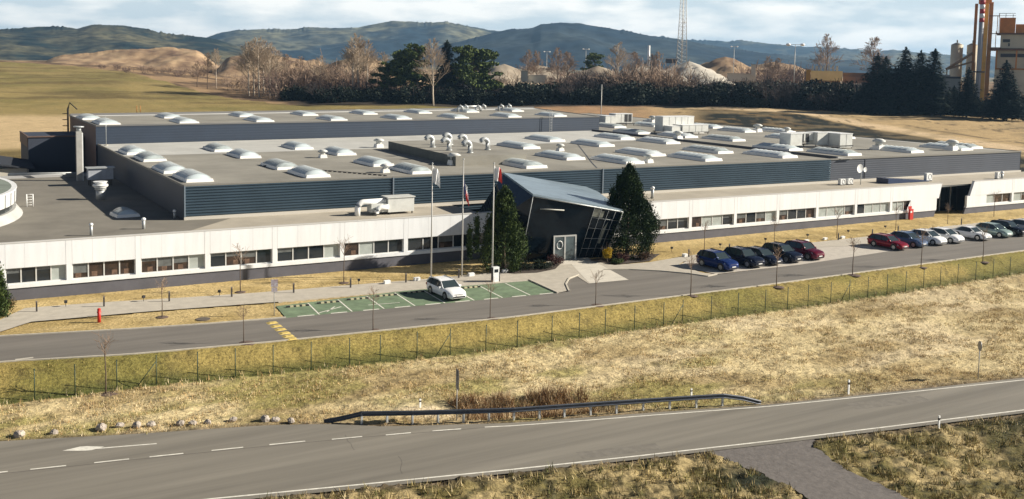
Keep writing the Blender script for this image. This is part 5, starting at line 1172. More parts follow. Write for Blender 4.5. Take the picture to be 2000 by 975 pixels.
bush('low_shrub', 'dark spreading shrub in front of the glass wall', P(1055, 524, 0), 1.3, .7, 2200, DG)
bush('low_shrub', 'dark spreading shrub left of the one by the glass wall', P(1022, 527, 0), 1.4, .6, 2200, DG)
bush('low_shrub', 'small green shrub just right of the yellow one', P(1205, 516, 0), .7, .5, 900, THUJA)
bush('red_shrub', 'bright red leaved shrub at the left edge below the conifer', P(-1, 588, 0), .75, 1.3, 1600, foliage('red_leaves', (.42, .03, .02), (.16, .02, .015), 3))
bush('low_shrub', 'olive low shrub at the left edge near the footpath', P(10, 603, 0), 1.2, .6, 1600, foliage('olive_leaves', (.14, .10, .04), (.05, .045, .02), 3))
wb_ = MB(); c = P(1072, 503, 0); wb_.box(c.x - .45, c.x + .45, c.y - .3, c.y + .3, .05, 1.15); wb_.build('waste_bin', WHITE2, label='white box shaped bin standing left of the entrance door', category='bin')

# dry grass and reeds
def blades(name, XY, hmin, hmax, w, nb, tones, spread=.12, lean=.5, label=None):
    n = len(XY); k = nb
    base = np.repeat(XY, k, 0) + rng.normal(0, spread, (n * k, 2)); zz = terrain_z(base[:, 0], base[:, 1], True)
    h = rng.uniform(hmin, hmax, n * k); ang = rng.uniform(0, 2 * np.pi, n * k); la = rng.uniform(0, 2 * np.pi, n * k); ll = rng.uniform(.1, 1, n * k) * lean * h
    bx, by = np.cos(ang) * w / 2, np.sin(ang) * w / 2
    v = np.empty((n * k, 3, 3)); v[:, 0] = np.stack([base[:, 0] - bx, base[:, 1] - by, zz - .03], -1); v[:, 1] = np.stack([base[:, 0] + bx, base[:, 1] + by, zz - .03], -1)
    v[:, 2] = np.stack([base[:, 0] + np.cos(la) * ll, base[:, 1] + np.sin(la) * ll, zz + h], -1)
    me = bpy.data.meshes.new(name); me.vertices.add(n * k * 3); me.vertices.foreach_set('co', v.ravel()); me.loops.add(n * k * 3); me.loops.foreach_set('vertex_index', np.arange(n * k * 3)); me.polygons.add(n * k); me.polygons.foreach_set('loop_start', np.arange(n * k) * 3); me.update(calc_edges=True)
    tn = np.array(tones)[rng.integers(0, len(tones), n)] * rng.uniform(.75, 1.2, (n, 1)); cc = np.repeat(np.repeat(tn, k, 0)[:, None], 3, 1)
    ca = me.color_attributes.new('tone', 'FLOAT_COLOR', 'POINT'); ca.data.foreach_set('color', np.concatenate([cc.reshape(-1, 3), np.ones((n * k * 3, 1))], 1).ravel().astype(np.float32))
    me.materials.append(MATS.get('grass_blades') or attr_mat('grass_blades', bump=0, lo=.85, hi=1.1, spec=.1)); o = link(name, me, kind='stuff'); o['label'] = label or name; return o
def scatter(n, az0, az1, d0, d1, cond, dens=None):
    a = rng.uniform(R_(az0), R_(az1), n); d = np.sqrt(rng.uniform(d0 ** 2, d1 ** 2, n)); x, y = d * np.sin(a), d * np.cos(a); k = cond(x, y)
    if dens is not None: k &= rng.random(n) < dens(x, y)
    return np.stack([x[k], y[k]], -1)
field = lambda x, y: (y < ip(fence_L, x) - .2) & (y > ip(main_F, x) + .4)
cl = lambda x, y: smooth(.42, .66, fbm(x / 1.6, y / 1.1, 91, 3)) * .9 + .08
straws = [(.62, .48, .27), (.52, .37, .19), (.42, .28, .13), (.40, .34, .14), (.70, .58, .38)]
blades('dry_grass', scatter(150000, 0, 62, 48, 115, field, cl), .06, .22, .045, 3, straws, .14, .9, 'dry straw coloured grass over the field')
blades('verge_grass', scatter(9000, 0, 62, 48, 120, lambda x, y: (y > ip(main_F, x) + .1) & (y < ip(main_F, x) + 1.1)), .08, .3, .05, 5, straws, .1, .7, 'ragged grass along the road verge')
blades('fence_grass', scatter(26000, 0, 62, 60, 130, lambda x, y: abs(y - ip(fence_L, x) + .25) < .45), .12, .42, .05, 5, straws + [(.13, .15, .05)], .12, .6, 'tall dry grass along the fence foot')
notrk = lambda x, y: (y < ip(main_N, x) - .25) & ~inpoly(x, y, [(p[0], p[1]) for p in track])
blades('foreground_grass', scatter(30000, 0, 62, 34, 85, notrk, lambda x, y: smooth(.35, .6, fbm(x / 1.1, y / .9, 95, 3)) * .95 + .05), .12, .42, .055, 6, [(.50, .40, .20), (.40, .31, .14), (.58, .48, .28), (.24, .21, .08), (.13, .14, .05)], .13, .9, 'tussocky grass in front of the main road')
blades('bank_grass', scatter(26000, 0, 62, 62, 130, lambda x, y: (y > ip(fence_L, x) + .2) & (y < ip(road_S, x) - .35), lambda x, y: smooth(.45, .7, fbm(x / 1.3, y / 1.3, 97, 3)) * .8), .05, .16, .05, 4, [(.36, .28, .11), (.25, .22, .07), (.15, .145, .05), (.42, .32, .14)], .13, .7, 'yellow green grass on the bank below the access road')
dch = scatter(60000, 25, 42, 50, 72, lambda x, y: (abs(x - 32.6) < 4.8) & (abs(y - ip(main_F, x) - 2.9) < 1.7))
dk_ = np.abs(dch[:, 0] - 32.4) / 4.8; cl_ = fbm(dch[:, 0] / .8, dch[:, 1] / .8, 77, 2); dch = dch[(rng.random(len(dch)) > dk_ ** 2) & (cl_ > .42)]
blades('reeds', dch[:2000], .3, .95, .05, 6, [(.50, .34, .19), (.33, .19, .10), (.66, .52, .32), (.66, .52, .32), (.16, .10, .06)], .16, .8, 'brown reeds standing in the ditch behind the guard rail')

# ---------------------------------------------------------------- distance: ridges, mounds, trees
def gz(px, d): q = at(px, horizon(px), d); return Vector((q.x, q.y, tz(q.x, q.y, True) - .1))
def ridge(name, sil, d, depth, zb, m, nz_=1.0, rough=1.0, step=2.0, back=1.0, kind='structure', rows=34, lump=0, seed=0, **kw):
    px = np.arange(sil[0][0], sil[-1][0] + step, step); py0 = np.interp(px, [a for a, b in sil], [b for a, b in sil]); py = np.interp(px, [a for a, b in sil], [b for a, b in sil]) + (fbm(px / 9, px * 0 + seed, seed + 2, 4) - .5) * rough * 4 - np.maximum(0, fbm(px / 3.2, px * 0 + 3, seed + 12, 3) - .5) * rough * (15 if kind == 'structure' else 0) * (fbm(px / 25, px * 0 + 5, seed + 15, 2) > .45)
    mb = MB(); vs = []; rr = list(np.linspace(0, 1, rows)) + [1.15, 1.6]
    for j, t in enumerate(rr):
        for i, (a, b) in enumerate(zip(px, py)):
            top = at(float(a), float(b) * max(0, (t - .8) / .2) ** 2 + float(py0[i]) * (1 - max(0, (t - .8) / .2) ** 2) if t <= 1 else float(b), d); hz = top.z
            dist = d - depth * (1 - t) if t <= 1 else d + depth * back * (t - 1)
            s = t ** .85 if t <= 1 else max(0, 1 - (t - 1) * 1.2) 
            q = at(float(a), horizon(a), dist); n = (fbm(np.array([q.x / (d * .05)]), np.array([q.y / (d * .05)]), seed + 7, 4)[0] - .5) * nz_ * (1 if t < 1 else 0) * min(1, 4 * t) * (1 - t * .6)
            tp_ = 1.0 if kind == 'structure' else float(smooth(0, .2, min(i, len(px) - 1 - i) / len(px)))
            s = s * tp_
            vs.append((q.x, q.y, zb + (hz - zb) * s + n * (hz - zb) * .35))
    w = len(px); mb.add(vs, [(j * w + i, j * w + i + 1, (j + 1) * w + i + 1, (j + 1) * w + i) for j in range(len(rr) - 1) for i in range(w - 1)], 0, True)
    return mb.build(name, m, kind=kind, **kw)
def hillmat(name, a, b, c, sc):
    m = mat(name, a, .95, col2=b, scale=sc, detail=12, spec=.1, bump=0); t = m.node_tree; bs_ = t.nodes['Principled BSDF']
    r = [n for n in t.nodes if n.type == 'VALTORGB'][0]; r.color_ramp.elements[0].position = .42; r.color_ramp.elements[1].position = .6
    n2 = N(t, 'ShaderNodeTexNoise'); n2.inputs['Scale'].default_value = sc * 7; n2.inputs['Detail'].default_value = 8; g = [n for n in t.nodes if n.type == 'NEW_GEOMETRY'][0]; t.links.new(g.outputs[0], n2.inputs['Vector'])
    mr = N(t, 'ShaderNodeMapRange'); mr.inputs[1].default_value = .35; mr.inputs[2].default_value = .65; mr.inputs[3].default_value = .35; mr.inputs[4].default_value = 1.5; t.links.new(n2.outputs[0], mr.inputs[0])
    mu = N(t, 'ShaderNodeVectorMath', operation='SCALE'); t.links.new(r.outputs[0], mu.inputs[0]); t.links.new(mr.outputs[0], mu.inputs['Scale']); t.links.new(mu.outputs[0], bs_.inputs['Base Color'])
    return m
H1 = hillmat('forest_near', (.11, .10, .055), (.008, .018, .018), None, .006); H2 = hillmat('forest_mid', (.15, .145, .09), (.014, .03, .045), None, .0035); H3 = hillmat('forest_dark', (.035, .045, .045), (.006, .017, .032), None, .003)  # blue of the distant haze is put into the dark forest tones
ridge('hills_far', [(1250, 74), (1290, 72), (1310, 78), (1380, 80), (1420, 82), (1450, 80), (1500, 88), (1560, 92), (1620, 93), (1700, 101), (1740, 98), (1780, 103), (1850, 108), (1950, 112), (2100, 116), (2400, 120)], 5200, 900, 0, H2, 1.6, .5, 3, seed=3)
ridge('hills_left', [(-700, 70), (-300, 60), (-60, 58), (0, 58), (40, 55), (85, 52), (120, 52), (155, 56), (185, 52), (250, 52), (290, 58), (330, 66), (390, 72), (425, 78), (470, 92), (520, 104), (560, 112)], 2600, 520, 5, H1, 1.6, .55, 2, seed=5)
ridge('hills_middle', [(390, 80), (415, 72), (460, 61), (500, 57), (570, 58), (605, 53), (650, 55), (700, 54), (740, 46), (765, 41), (800, 42), (835, 45), (870, 43), (910, 50), (960, 60), (1010, 62), (1100, 80), (1200, 100), (1300, 112)], 4200, 850, 0, H2, 1.7, .5, 2, seed=9)
ridge('hills_right', [(780, 110), (880, 86), (960, 66), (1000, 60), (1040, 55), (1055, 48), (1090, 44), (1130, 46), (1180, 54), (1230, 64), (1265, 70), (1330, 78), (1400, 92), (1480, 104), (1600, 116), (1720, 124)], 3400, 700, 2, H3, 1.5, .45, 2, seed=13)
EARTH = mat('bare_earth', (.47, .33, .19), .95, col2=(.13, .075, .045), scale=.07, detail=10, bump=0)
EARTHP = mat('pale_gravel', (.44, .38, .29), .95, col2=(.24, .19, .14), scale=.08, detail=10)
ridge('earth_mound', [(40, 122), (100, 110), (170, 104), (215, 98), (250, 96), (300, 97), (340, 93), (385, 98), (405, 108), (430, 120), (470, 135)], 780, 60, 12, EARTH, 3.2, .8, 2, seed=21, label='broad bare earth mound beyond the green field at the left', category='earth mound', kind=None)
ridge('earth_mound', [(400, 128), (440, 112), (480, 108), (520, 107), (560, 112), (600, 118), (640, 112), (665, 116)], 720, 50, 9, EARTH, 3, .8, 2, seed=23, label='brown earth mound behind the bare birches', category='earth mound', kind=None)
PALE_MOUND = (708, 107, 60, 600, 'pale pointed earth mound left of the pines', mat('earth_pale', (.56, .42, .25), .95, col2=(.26, .16, .10), scale=.09, detail=9))
def heap(px, top, half, d, label, m, slope=.62, seed=0, sq=1.0):
    q = gz(px, d); h = at(px, top, d).z - q.z; R0 = half / 1936 * d; RR = max(R0 * 1.5, h / slope); mb = MB(); na, nrr = 44, 16; vs = []
    for j in range(nrr + 1):
        for i in range(na):
            a = 2 * math.pi * i / na; t = j / nrr; x = RR * t * math.cos(a) * (1.0 + R0 / RR); y = RR * t * math.sin(a) * sq
            nn_ = fbm(np.array([x / 5 + seed]), np.array([y / 5 + seed * 2]), seed, 4)[0] - .5
            ang = 1 + .18 * math.sin(3 * a + seed) * t; z = h * max(-.05, (1 - t * ang)) ** 1.0 if t * ang < 1 else -.4
            z = h * (1 - (max(0, t * ang) ** 1.15)) + nn_ * h * .28 * min(1, 3 * t)
            vs.append((x, y, max(z, -.5)))
    mb.add(vs, [(j * na + i, j * na + (i + 1) % na, (j + 1) * na + (i + 1) % na, (j + 1) * na + i) for j in range(nrr) for i in range(na)], 0, True)
    mb.f = [tuple(reversed(f)) for f in mb.f]
    o = mb.build('gravel_heap', m, label=label, category='gravel heap', loc=q, rz=-azim(px)); return o
WG = mat('white_gravel', (.60, .56, .48), .9, col2=(.38, .34, .28), scale=.12, detail=9)
for k_, a_ in enumerate([PALE_MOUND, (985, 125, 26, 540, 'small pale gravel heap right of the pines', EARTHP), (1052, 127, 34, 600, 'pale gravel heap behind the bare bushes', EARTHP), (1168, 129, 40, 530, 'grey gravel heap left of the white heap', EARTHP),
        (1262, 127, 60, 480, 'long white heap sloping down to the right behind the hedge', WG), (1345, 120, 30, 640, 'white heap at the foot of the lattice mast', WG), (1415, 111, 34, 680, 'brown cone heap right of the lattice mast', EARTH), (1510, 121, 60, 760, 'long low brown heap behind the yard', EARTH)]): heap(*a_, seed=k_ + 3)
# bare trees and shrubs (shared meshes)
def bare_tree(seed, H, sp, kids, depth, trunk, twig, name, minr=.035, spread=.45):
    rs = random.Random(seed); t = thing(name, 'x', 'tree', (0, 0, 0)); m = MB(); pts = [(0, 0, -.5)]; x = y = 0
    for i in range(1, 6): x += rs.uniform(-.15, .15); y += rs.uniform(-.15, .15); pts.append((x, y, H * .95 * i / 5))
    m.tube(pts, [H * .016, H * .013, H * .011, H * .008, H * .005, .02], 6); m.build('trunk', trunk, t); m = MB()
    for k in range(sp):
        h = H * rs.uniform(.28, .93); a = rs.uniform(0, 6.28); i = min(4, int(h / (H * .95) * 5)); q = Vector(pts[i]).lerp(Vector(pts[i + 1]), h / (H * .95) * 5 - i)
        grow(m, q, (math.cos(a) * .8, math.sin(a) * .8, .95), H * .30 * (1.15 - h / H), H * .004, depth, spread, kids, .12, 3, minr, 0, rs)
    m.build('crown', twig, t); return Stamp(t)
def bare_shrub(seed, H, R0, n, twig, name='bare_shrub'):
    rs = random.Random(seed); t = thing(name, 'x', 'shrub', (0, 0, 0)); m = MB()
    for k in range(n):
        a = rs.uniform(0, 6.28); r = R0 * rs.random() * .7; grow(m, (r * math.cos(a), r * math.sin(a), -.2), (math.cos(a) * .5, math.sin(a) * .5, 1), H * rs.uniform(.45, .75), .05, 2, .5, 3, .1, 2, .04, 0, rs)
    m.build('branches', twig, t); return Stamp(t)
birch = [bare_tree(31 + i, 15, 36, 5, 2, BARKP, mat('birch_twigs', (.42, .33, .24), .95, var=.2, scale=1), 'birch_tree', .022, .4) for i in range(2)]
brownt = [bare_tree(41 + i, 12, 34, 4, 2, BARK, TWIG, 'bare_tree', .03, .6) for i in range(2)]
shrubs = {'brown': [bare_shrub(51 + i, 6, 4.5, 26, TWIG) for i in range(2)], 'red': [bare_shrub(61 + i, 5, 4.5, 26, TWIGR) for i in range(2)], 'dark': [bare_shrub(71 + i, 5, 5, 34, TWIGD) for i in range(2)]}
EV = []
for v in range(2):
    t = thing('evergreen_shrub', 'x', 'shrub', (0, 0, 0)); m = MB()
    for k in range(6): grow(m, (0, 0, -.2), (random.uniform(-.7, .7), random.uniform(-.7, .7), 1), 3, .1, 1, .5, 3, .05, 2)
    m.build('stems', BARK, t); m = MB()
    for k in range(30):
        a = random.uniform(0, 6.28); rr = 3.4 * random.random() ** .6; needles(m, (rr * math.cos(a), rr * math.sin(a), random.uniform(.4, 3.6) * (1.1 - rr / 7)), 1.1, 60, .42, .8)
    m.build('leaves', HEDGEF, t); EV.append(Stamp(t))
def put(stamp, px, d, H, H0, label, gr=None):
    o = stamp.place(gz(px, d), random.random() * 6, label, (H / H0,) * 3)
    if gr: o['group'] = gr
    k_ = random.uniform(.85, 1.2); o.scale.x *= k_; o.scale.y *= k_ * random.uniform(.92, 1.08)
    return o
def hpx(px, top, d): q = gz(px, d); return max(1.5, at(px, top, d).z - q.z)
# birch group at left (480..540) and single birches
for i, (px, d, top, lb) in enumerate([(487, 430, 84, 'pale slender birch, leftmost in the clump behind the field corner'), (497, 436, 80, 'pale birch second in the clump behind the field corner'), (507, 428, 76, 'tallest pale birch in the clump behind the field corner'), (516, 440, 82, 'pale birch fourth in the clump behind the field corner'), (527, 432, 86, 'pale birch fifth in the clump, leaning to the brown shrubs'), (538, 438, 96, 'pale birch at the right end of the clump'),
                                     (423, 470, 98, 'single pale birch between the green field and the mound'), (628, 440, 112, 'small birch in front of the brown mound'), (688, 415, 78, 'thin crooked birch left of the pale pointed mound'), (700, 418, 70, 'tall thin birch beside the crooked one'), (720, 430, 82, 'pale birch in front of the pale pointed mound'), (747, 425, 105, 'small birch at the left edge of the pines'),
                                     (848, 385, 80, 'tall birch with pale trunk standing in front of the dark pines'), (1208, 520, 86, 'leaning pale dead tree above the gravel heaps')]):
    H = hpx(px, top, d); put(birch[i % 2], px, d, H, 14.5, lb)
for i, (px, d, top, lb) in enumerate([(560, 450, 108, 'rounded brown leafless tree right of the birch clump'), (585, 455, 112, 'second rounded brown leafless tree right of the birch clump'), (1050, 500, 102, 'wide leafless tree left of the sand silos lights'), (1092, 480, 96, 'reddish leafless tree by the twin floodlights'), (1110, 470, 104, 'leafless tree just right of the reddish one'), (1030, 520, 100, 'leafless tree right of the pale heaps'), (1240, 480, 104, 'leafless tree above the long white heap'), (1270, 470, 108, 'brown leafless tree right of the long white heap'), (1285, 470, 104, 'leafless tree near the foot of the mast, left side'), (1500, 560, 112, 'brown leafless tree left of the double street light'), (1520, 560, 116, 'leafless tree under the double street light'), (385, 480, 120, 'brown leafless tree at the foot of the large mound'), (405, 470, 105, 'leafless tree beside the single birch'), (1615, 620, 70, 'thin bare tree rising behind the yellow building'), (1702, 620, 76, 'thin bare tree left of the spruces')]):
    put(brownt[i % 2], px, d, hpx(px, top, d), 11.6, lb)
lbl = {'brown': 'brown leafless shrub in the scrub belt behind the factory', 'red': 'reddish leafless shrub in the scrub belt behind the factory', 'dark': 'dark leafless shrub in the shaded hedge behind the factory'}
rs = random.Random(5)
def belt(kind, n, p0, p1, d0, d1, h0, h1, cond=lambda p: True):
    for k in range(n):
        px = p0 + (p1 - p0) * (k + rs.random()) / n; d = rs.uniform(d0, d1); h = rs.uniform(h0, h1)
        o = put(shrubs[kind][k % 2], px, d, h, 6 if kind == 'brown' else 5.2, lbl[kind], 'scrub belt behind the factory')
def beltp(kind, n, p0, p1, d0, d1, t0, t1):
    t1 += 6
    for k in range(n):
        px = p0 + (p1 - p0) * (k + rs.random()) / n; d = rs.uniform(d0, d1); h = hpx(px, rs.uniform(t0, t1), d)
        if kind == 'ever': put(EV[k % 2], px, d, h, 4.4, 'dark evergreen shrub in the hedge line behind the factory', 'evergreen shrubs of the hedge line')
        else: put(shrubs[kind][k % 2], px, d, h, 6 if kind == 'brown' else 5.2, lbl[kind], 'scrub belt behind the factory')
beltp('brown', 10, 440, 700, 440, 480, 118, 145); beltp('brown', 9, 180, 400, 590, 650, 122, 135)
beltp('red', 12, 200, 400, 570, 640, 124, 140); beltp('red', 10, 550, 770, 425, 455, 134, 156)
beltp('dark', 34, 560, 1340, 400, 425, 152, 172); beltp('brown', 8, 980, 1350, 430, 450, 138, 156); beltp('red', 9, 1090, 1220, 430, 450, 134, 152); beltp('red', 6, 1480, 1580, 560, 620, 118, 132)
beltp('dark', 8, 1130, 1340, 415, 430, 132, 152); beltp('brown', 7, 1225, 1310, 410, 430, 118, 142)
beltp('dark', 18, 1330, 1740, 385, 410, 150, 170)
beltp('ever', 26, 560, 1000, 395, 412, 160, 176); beltp('ever', 22, 1000, 1340, 395, 415, 150, 172); beltp('ever', 20, 1330, 1700, 385, 410, 150, 174)
beltp('ever', 10, 1480, 1600, 400, 430, 146, 160)
beltp('ever', 18, 1700, 2090, 385, 410, 168, 192)
# pines
def pine(seed, H, Rr, f, n=38, leaf=.55, flat=.38):
    rs_ = random.Random(seed); t = thing('pine_tree', 'x', 'pine', (0, 0, 0)); m = MB(); m.tube([(0, 0, -.5), (.2, 0, H * .5), (0, .1, H * .93)], [H * .022, H * .015, .05], 7); m2 = MB()
    for k in range(n):
        h = rs_.uniform(.25, .97); a = rs_.uniform(0, 6.28); r = Rr * (1.05 - (h - .25) * .85) * rs_.uniform(.35, 1); c = (r * math.cos(a), r * math.sin(a), H * h + .4)
        m.tube([(0, 0, H * h - .6), (c[0] * .5, c[1] * .5, H * h), c], [.12, .08, .04], 4, 0, False)
        needles(m2, c, rs_.uniform(.9, 1.5) * Rr * .26, 110, leaf, flat)
    m.build('trunk', BARK, t); m2.build('crown', f, t); return Stamp(t)
pines = [pine(81, 12, 4.4, PINEF), pine(82, 12, 4.6, PINEF)]
for i, (px, d, top, s, lb) in enumerate([(775, 415, 108, 1.1, 'low dark pine at the left of the pine group'), (792, 412, 98, 1, 'green pine with a broad crown, left part of the pine group'), (815, 408, 90, 1, 'tall green pine left of the pale birch'), (905, 406, 92, 1, 'green pine right of the narrow spruce'), (925, 408, 96, 1.05, 'wide green pine near the right end of the group'), (945, 412, 100, 1, 'green pine at the right end of the group'), (755, 420, 124, 1.1, 'small dark pine below the pale pointed mound'), (1160, 560, 106, 1, 'solitary round green pine above the gravel heaps')]):
    H = hpx(px, top, d); o = put(pines[i % 2], px, d, H, 12, lb); o.scale.x *= s; o.scale.y *= s
def spruce(seed, H, Rr, f, rings=34, leaf=.75):
    rs_ = random.Random(seed); t = thing('spruce_tree', 'x', 'spruce', (0, 0, 0)); m = MB(); m.tube([(0, 0, -.5), (0, 0, H * .97)], [H * .018, .03], 7); m.build('trunk', BARK, t); m = MB()
    for k in range(rings):
        h = .08 + .9 * k / rings; R1 = Rr * (1 - h) ** .85 * rs_.uniform(.85, 1.12) + .15
        nb = max(5, int(13 * (1 - h) + 4))
        for b in range(nb):
            a = 6.28 * b / nb + rs_.uniform(-.25, .25); L = R1 * rs_.uniform(.75, 1.15)
            for q in range(max(3, int(L / .28))):
                tt = ((q + rs_.random()) / max(3, int(L / .28))) ** .8; c = Vector((math.cos(a) * L * tt, math.sin(a) * L * tt, H * h - .25 * L * tt + .15 * L * tt * tt))
                for _ in range(5):
                    p = c + Vector((rs_.gauss(0, .16), rs_.gauss(0, .16), rs_.gauss(0, .12))); d_ = Vector((math.cos(a) + rs_.uniform(-.8, .8), math.sin(a) + rs_.uniform(-.8, .8), rs_.uniform(-.5, .2))).normalized() * leaf; w_ = d_.cross(Vector((0, 0, 1))).normalized() * leaf * .3
                    m.add([p - w_, p + w_, p + d_], [(0, 1, 2)])
    for _ in range(40): p = Vector((rs_.gauss(0, .08), rs_.gauss(0, .08), H * rs_.uniform(.94, 1.0))); m.add([p + Vector((.1, 0, 0)), p - Vector((.1, 0, 0)), p + Vector((rs_.uniform(-.2, .2), 0, .3))], [(0, 1, 2)])
    m.build('crown', f, t); return Stamp(t)
spr = [spruce(91, 16, 5.0, SPRF), spruce(92, 16, 5.2, SPRF)]; sprn = spruce(93, 16, 3.4, SPRF); blues = spruce(94, 16, 5.2, foliage('pine_blue_green', (.055, .075, .045), (.012, .026, .02), .4))
for px, d, top, st_, lb in [(873, 407, 78, sprn, 'narrow dark spruce between the birch and the right pines'), (1714, 372, 104, spr[0], 'broad dark spruce, leftmost of the right group'), (1730, 380, 110, blues, 'lighter spruce just behind the leftmost one of the right group'), (1768, 376, 92, spr[1], 'tall spruce, second crown of the right group'), (1798, 378, 98, blues, 'lighter tall spruce left of the one with a thin top'), (1825, 376, 95, sprn, 'slim spruce with thin top beside the storage silos'), (1893, 368, 132, spr[0], 'small spruce in front of the brown towers'), (1866, 385, 168, spr[1], 'little dark spruce left of the one in front of the towers'), (1966, 362, 118, spr[1], 'regular cone shaped spruce at the right edge'), (1812, 388, 130, spr[0], 'lower spruce between the tall ones and the silos'), (1750, 385, 130, spr[0], 'lower dark spruce between the two tall crowns')]:
    o = put(st_, px, d, hpx(px, top, d), 16, lb); o.scale.x *= 1.28; o.scale.y *= 1.28

# ---------------------------------------------------------------- far buildings, mast, plant
def facing(px): a = azim(px); return Vector((math.cos(a), -math.sin(a), 0)), Vector((math.sin(a), math.cos(a), 0))
def fbox(mb, px0, px1, pyt, pyb, d, dep, mi=0, zb=None):
    pm_ = (max(0, pyt) + min(pyb, 160)) / 2; a = at(px0, pm_, d); b = at(px1, pm_, d); pc = (px0 + px1) / 2; u, v = facing(pc); c = (a + b) / 2; z1 = at(pc, pyt, d).z; z0 = at(pc, pyb, d).z if zb is None else zb
    w = (b - a).length / 2; cc = Vector((c.x, c.y, 0)) + v * dep / 2; mb.obox(cc, u * w, v * dep / 2, z0, z1, mi); return mb
def fbuild(name, label, cat, base_px, d, parts):
    q = gz(base_px, d); t = thing(name, label, cat, q)
    for nm, boxes, mm in parts:
        for bs2 in boxes:
            m = MB(); fbox(m, *bs2); o = m.build(nm, mm, t); o.location = -q
    return t
ORG = mat('plant_orange', (.60, .22, .04), .6, var=.2, scale=.3); BRN = mat('plant_brown', (.46, .20, .05), .6, var=.2, scale=.3); BEI = mat('plant_beige', (.66, .58, .43), .7, var=.12, scale=.2); YEL = mat('yellow_cladding', (.85, .64, .28), .7, var=.1, scale=.3); SHW = mat('shed_white', (.60, .56, .48), .8); DKG = mat('dark_grey_far', (.06, .06, .07), .7)
fbuild('mixing_tower', 'orange and beige asphalt mixing tower at the right edge', 'industrial tower', 1970, 440, [
    ('upper_casing', [(1957, 1988, 33, 66, 440, 10), (1988, 2050, 46, 66, 440.5, 10)], ORG), ('middle_casing', [(1957, 2050, 66.5, 94, 440, 12)], BEI), ('platform', [(1936, 2050, 94.5, 98, 437, 17), (1950, 2050, 63.5, 66.2, 438, 14)], mat('rust_steel', (.16, .08, .045), .7)),
    ('lower_casing', [(1944, 2050, 98.5, 200, 441, 16)], BEI), ('window_strip', [(1956, 2050, 105, 112, 440.6, .4)], DKG), ('belt', [(1944, 2050, 134, 137, 440.5, .5)], BRN), ('door_panel', [(1962, 1976, 76, 82, 439.8, .4), (1972, 1975, 84, 90, 439.5, .6)], DKG), ('column', [(1946, 1949, 98, 134, 437.5, 1), (1985, 1988, 98, 134, 437.5, 1)], ORG), ('stair_post', [(1947, 1948.4, 60, 98, 438, .4), (1952, 1953.4, 30, 64, 438, .4), (1956, 1957, 24, 64, 438, .4)], BRN),
    ('railing', [(1957, 1958, 24, 33, 440, .3), (1970, 1971, 24, 33, 440, .3), (1984, 1985, 26, 33, 440, .3), (1957, 1990, 24, 24.8, 440, .3), (1957, 1990, 28.5, 29.2, 440, .3)], DKG)])
fbuild('elevator_tower', 'tall brown and ochre bucket elevator beside the striped chimney', 'industrial tower', 1925, 438, [
    ('ochre_shaft', [(1918.5, 1931, -14, 200, 438, 4)], mat('ochre', (.85, .45, .08), .6, var=.2, scale=.3)), ('brown_shaft', [(1931.2, 1939.5, 2, 200, 438.5, 5)], BRN), ('thin_shaft', [(1903, 1909, 5, 200, 441, 3)], BRN), ('head', [(1918, 1944, -20, 4, 437.5, 6)], ORG), ('gangway', [(1938, 1957, 28.5, 30, 438, 1), (1938, 1957, 64, 65.5, 438, 1), (1938, 1957, 92, 94.2, 438, 2)], mat('rust_steel', (.16, .08, .045), .7))])
ch_ = gz(1911, 434); chm = thing('striped_chimney', 'slim grey chimney with red and white bands at its top', 'chimney', ch_)
z_ = lambda py: at(1914, py, 434).z - ch_.z
m = MB(); m.cyl((0, 0), .92, 0, z_(42), 14); m.build('shaft', mat('chimney_grey', (.36, .37, .40), .5, var=.15, scale=.3), chm)
for k, (a, b) in enumerate([(42, 34), (34, 25), (25, 16), (16, 7), (7, -2), (-2, -12)]): m = MB(); m.cyl((0, 0), .94, z_(a), z_(b), 14); m.build('red_band' if k % 2 == 0 else 'white_band', mat('band_red', (.42, .02, .03), .6) if k % 2 == 0 else WHITE2, chm)
m = MB(); m.cyl((0, 0), 2.2, z_(142), z_(139.5), 12); m.build('platform', DKG, chm)
for px0, px1, top, lb, hd in [(1854, 1878, 87, 'pale storage silo, left one, behind the spruces', 1), (1885, 1908, 88, 'pale storage silo, right one, beside the chimney', 0)]:
    q = gz((px0 + px1) / 2, 455); w = (at(px1, 100, 455) - at(px0, 100, 455)).length / 2; h = at((px0 + px1) / 2, top, 455).z - q.z
    t = thing('storage_silo', lb, 'silo', q); m = MB(); m.cyl((0, 0), w, 0, h, 24); m.build('barrel', BEI, t); m = MB(); m.cyl((0, 0), w, h, h + .8, 24, 0, w * .3); m.cyl((0, 0), .3, h + .8, h + 2, 8); m.build('roof', mat('silo_roof', (.3, .3, .28), .6), t)
sl = MB(); a, b = at(1848, 136, 436), at(1903, 103, 436); sl.tube([a, b], .5, 4); sl.tube([at(1848, 136, 436), at(1903, 120, 436)], .35, 4)
sl.tube([at(1850, 134, 436), gz(1850, 436)], .3, 4); sl.build('conveyor', mat('conveyor_tan', (.32, .20, .11), .7), label='inclined conveyor leading up to the brown tower', category='conveyor')
fbuild('plant_office', 'low grey block below the silos behind the spruces', 'building', 1850, 420, [('wall', [(1830, 1856, 146, 190, 420, 8), (1848, 1876, 154, 190, 416, 8)], mat('block_grey', (.30, .30, .28), .8)), ('roof', [(1847, 1877, 150, 153.8, 415.6, 9)], DKG)])
fbuild('yellow_hopper_building', 'yellow building with a row of small vents on its roof', 'building', 1610, 500, [('wall', [(1583, 1645, 139, 158, 500, 14)], YEL), ('base', [(1586, 1640, 158.1, 190, 501, 12)], mat('yellow_shade', (.33, .21, .08), .7)), ('roof_vent', [(1585 + 8.0 * i, 1589 + 8.0 * i, 129, 138.8, 501, 1.4) for i in range(7)], SHW), ('side_block', [(1574, 1582.5, 136, 180, 502, 8)], mat('amber', (.42, .24, .03), .7))])
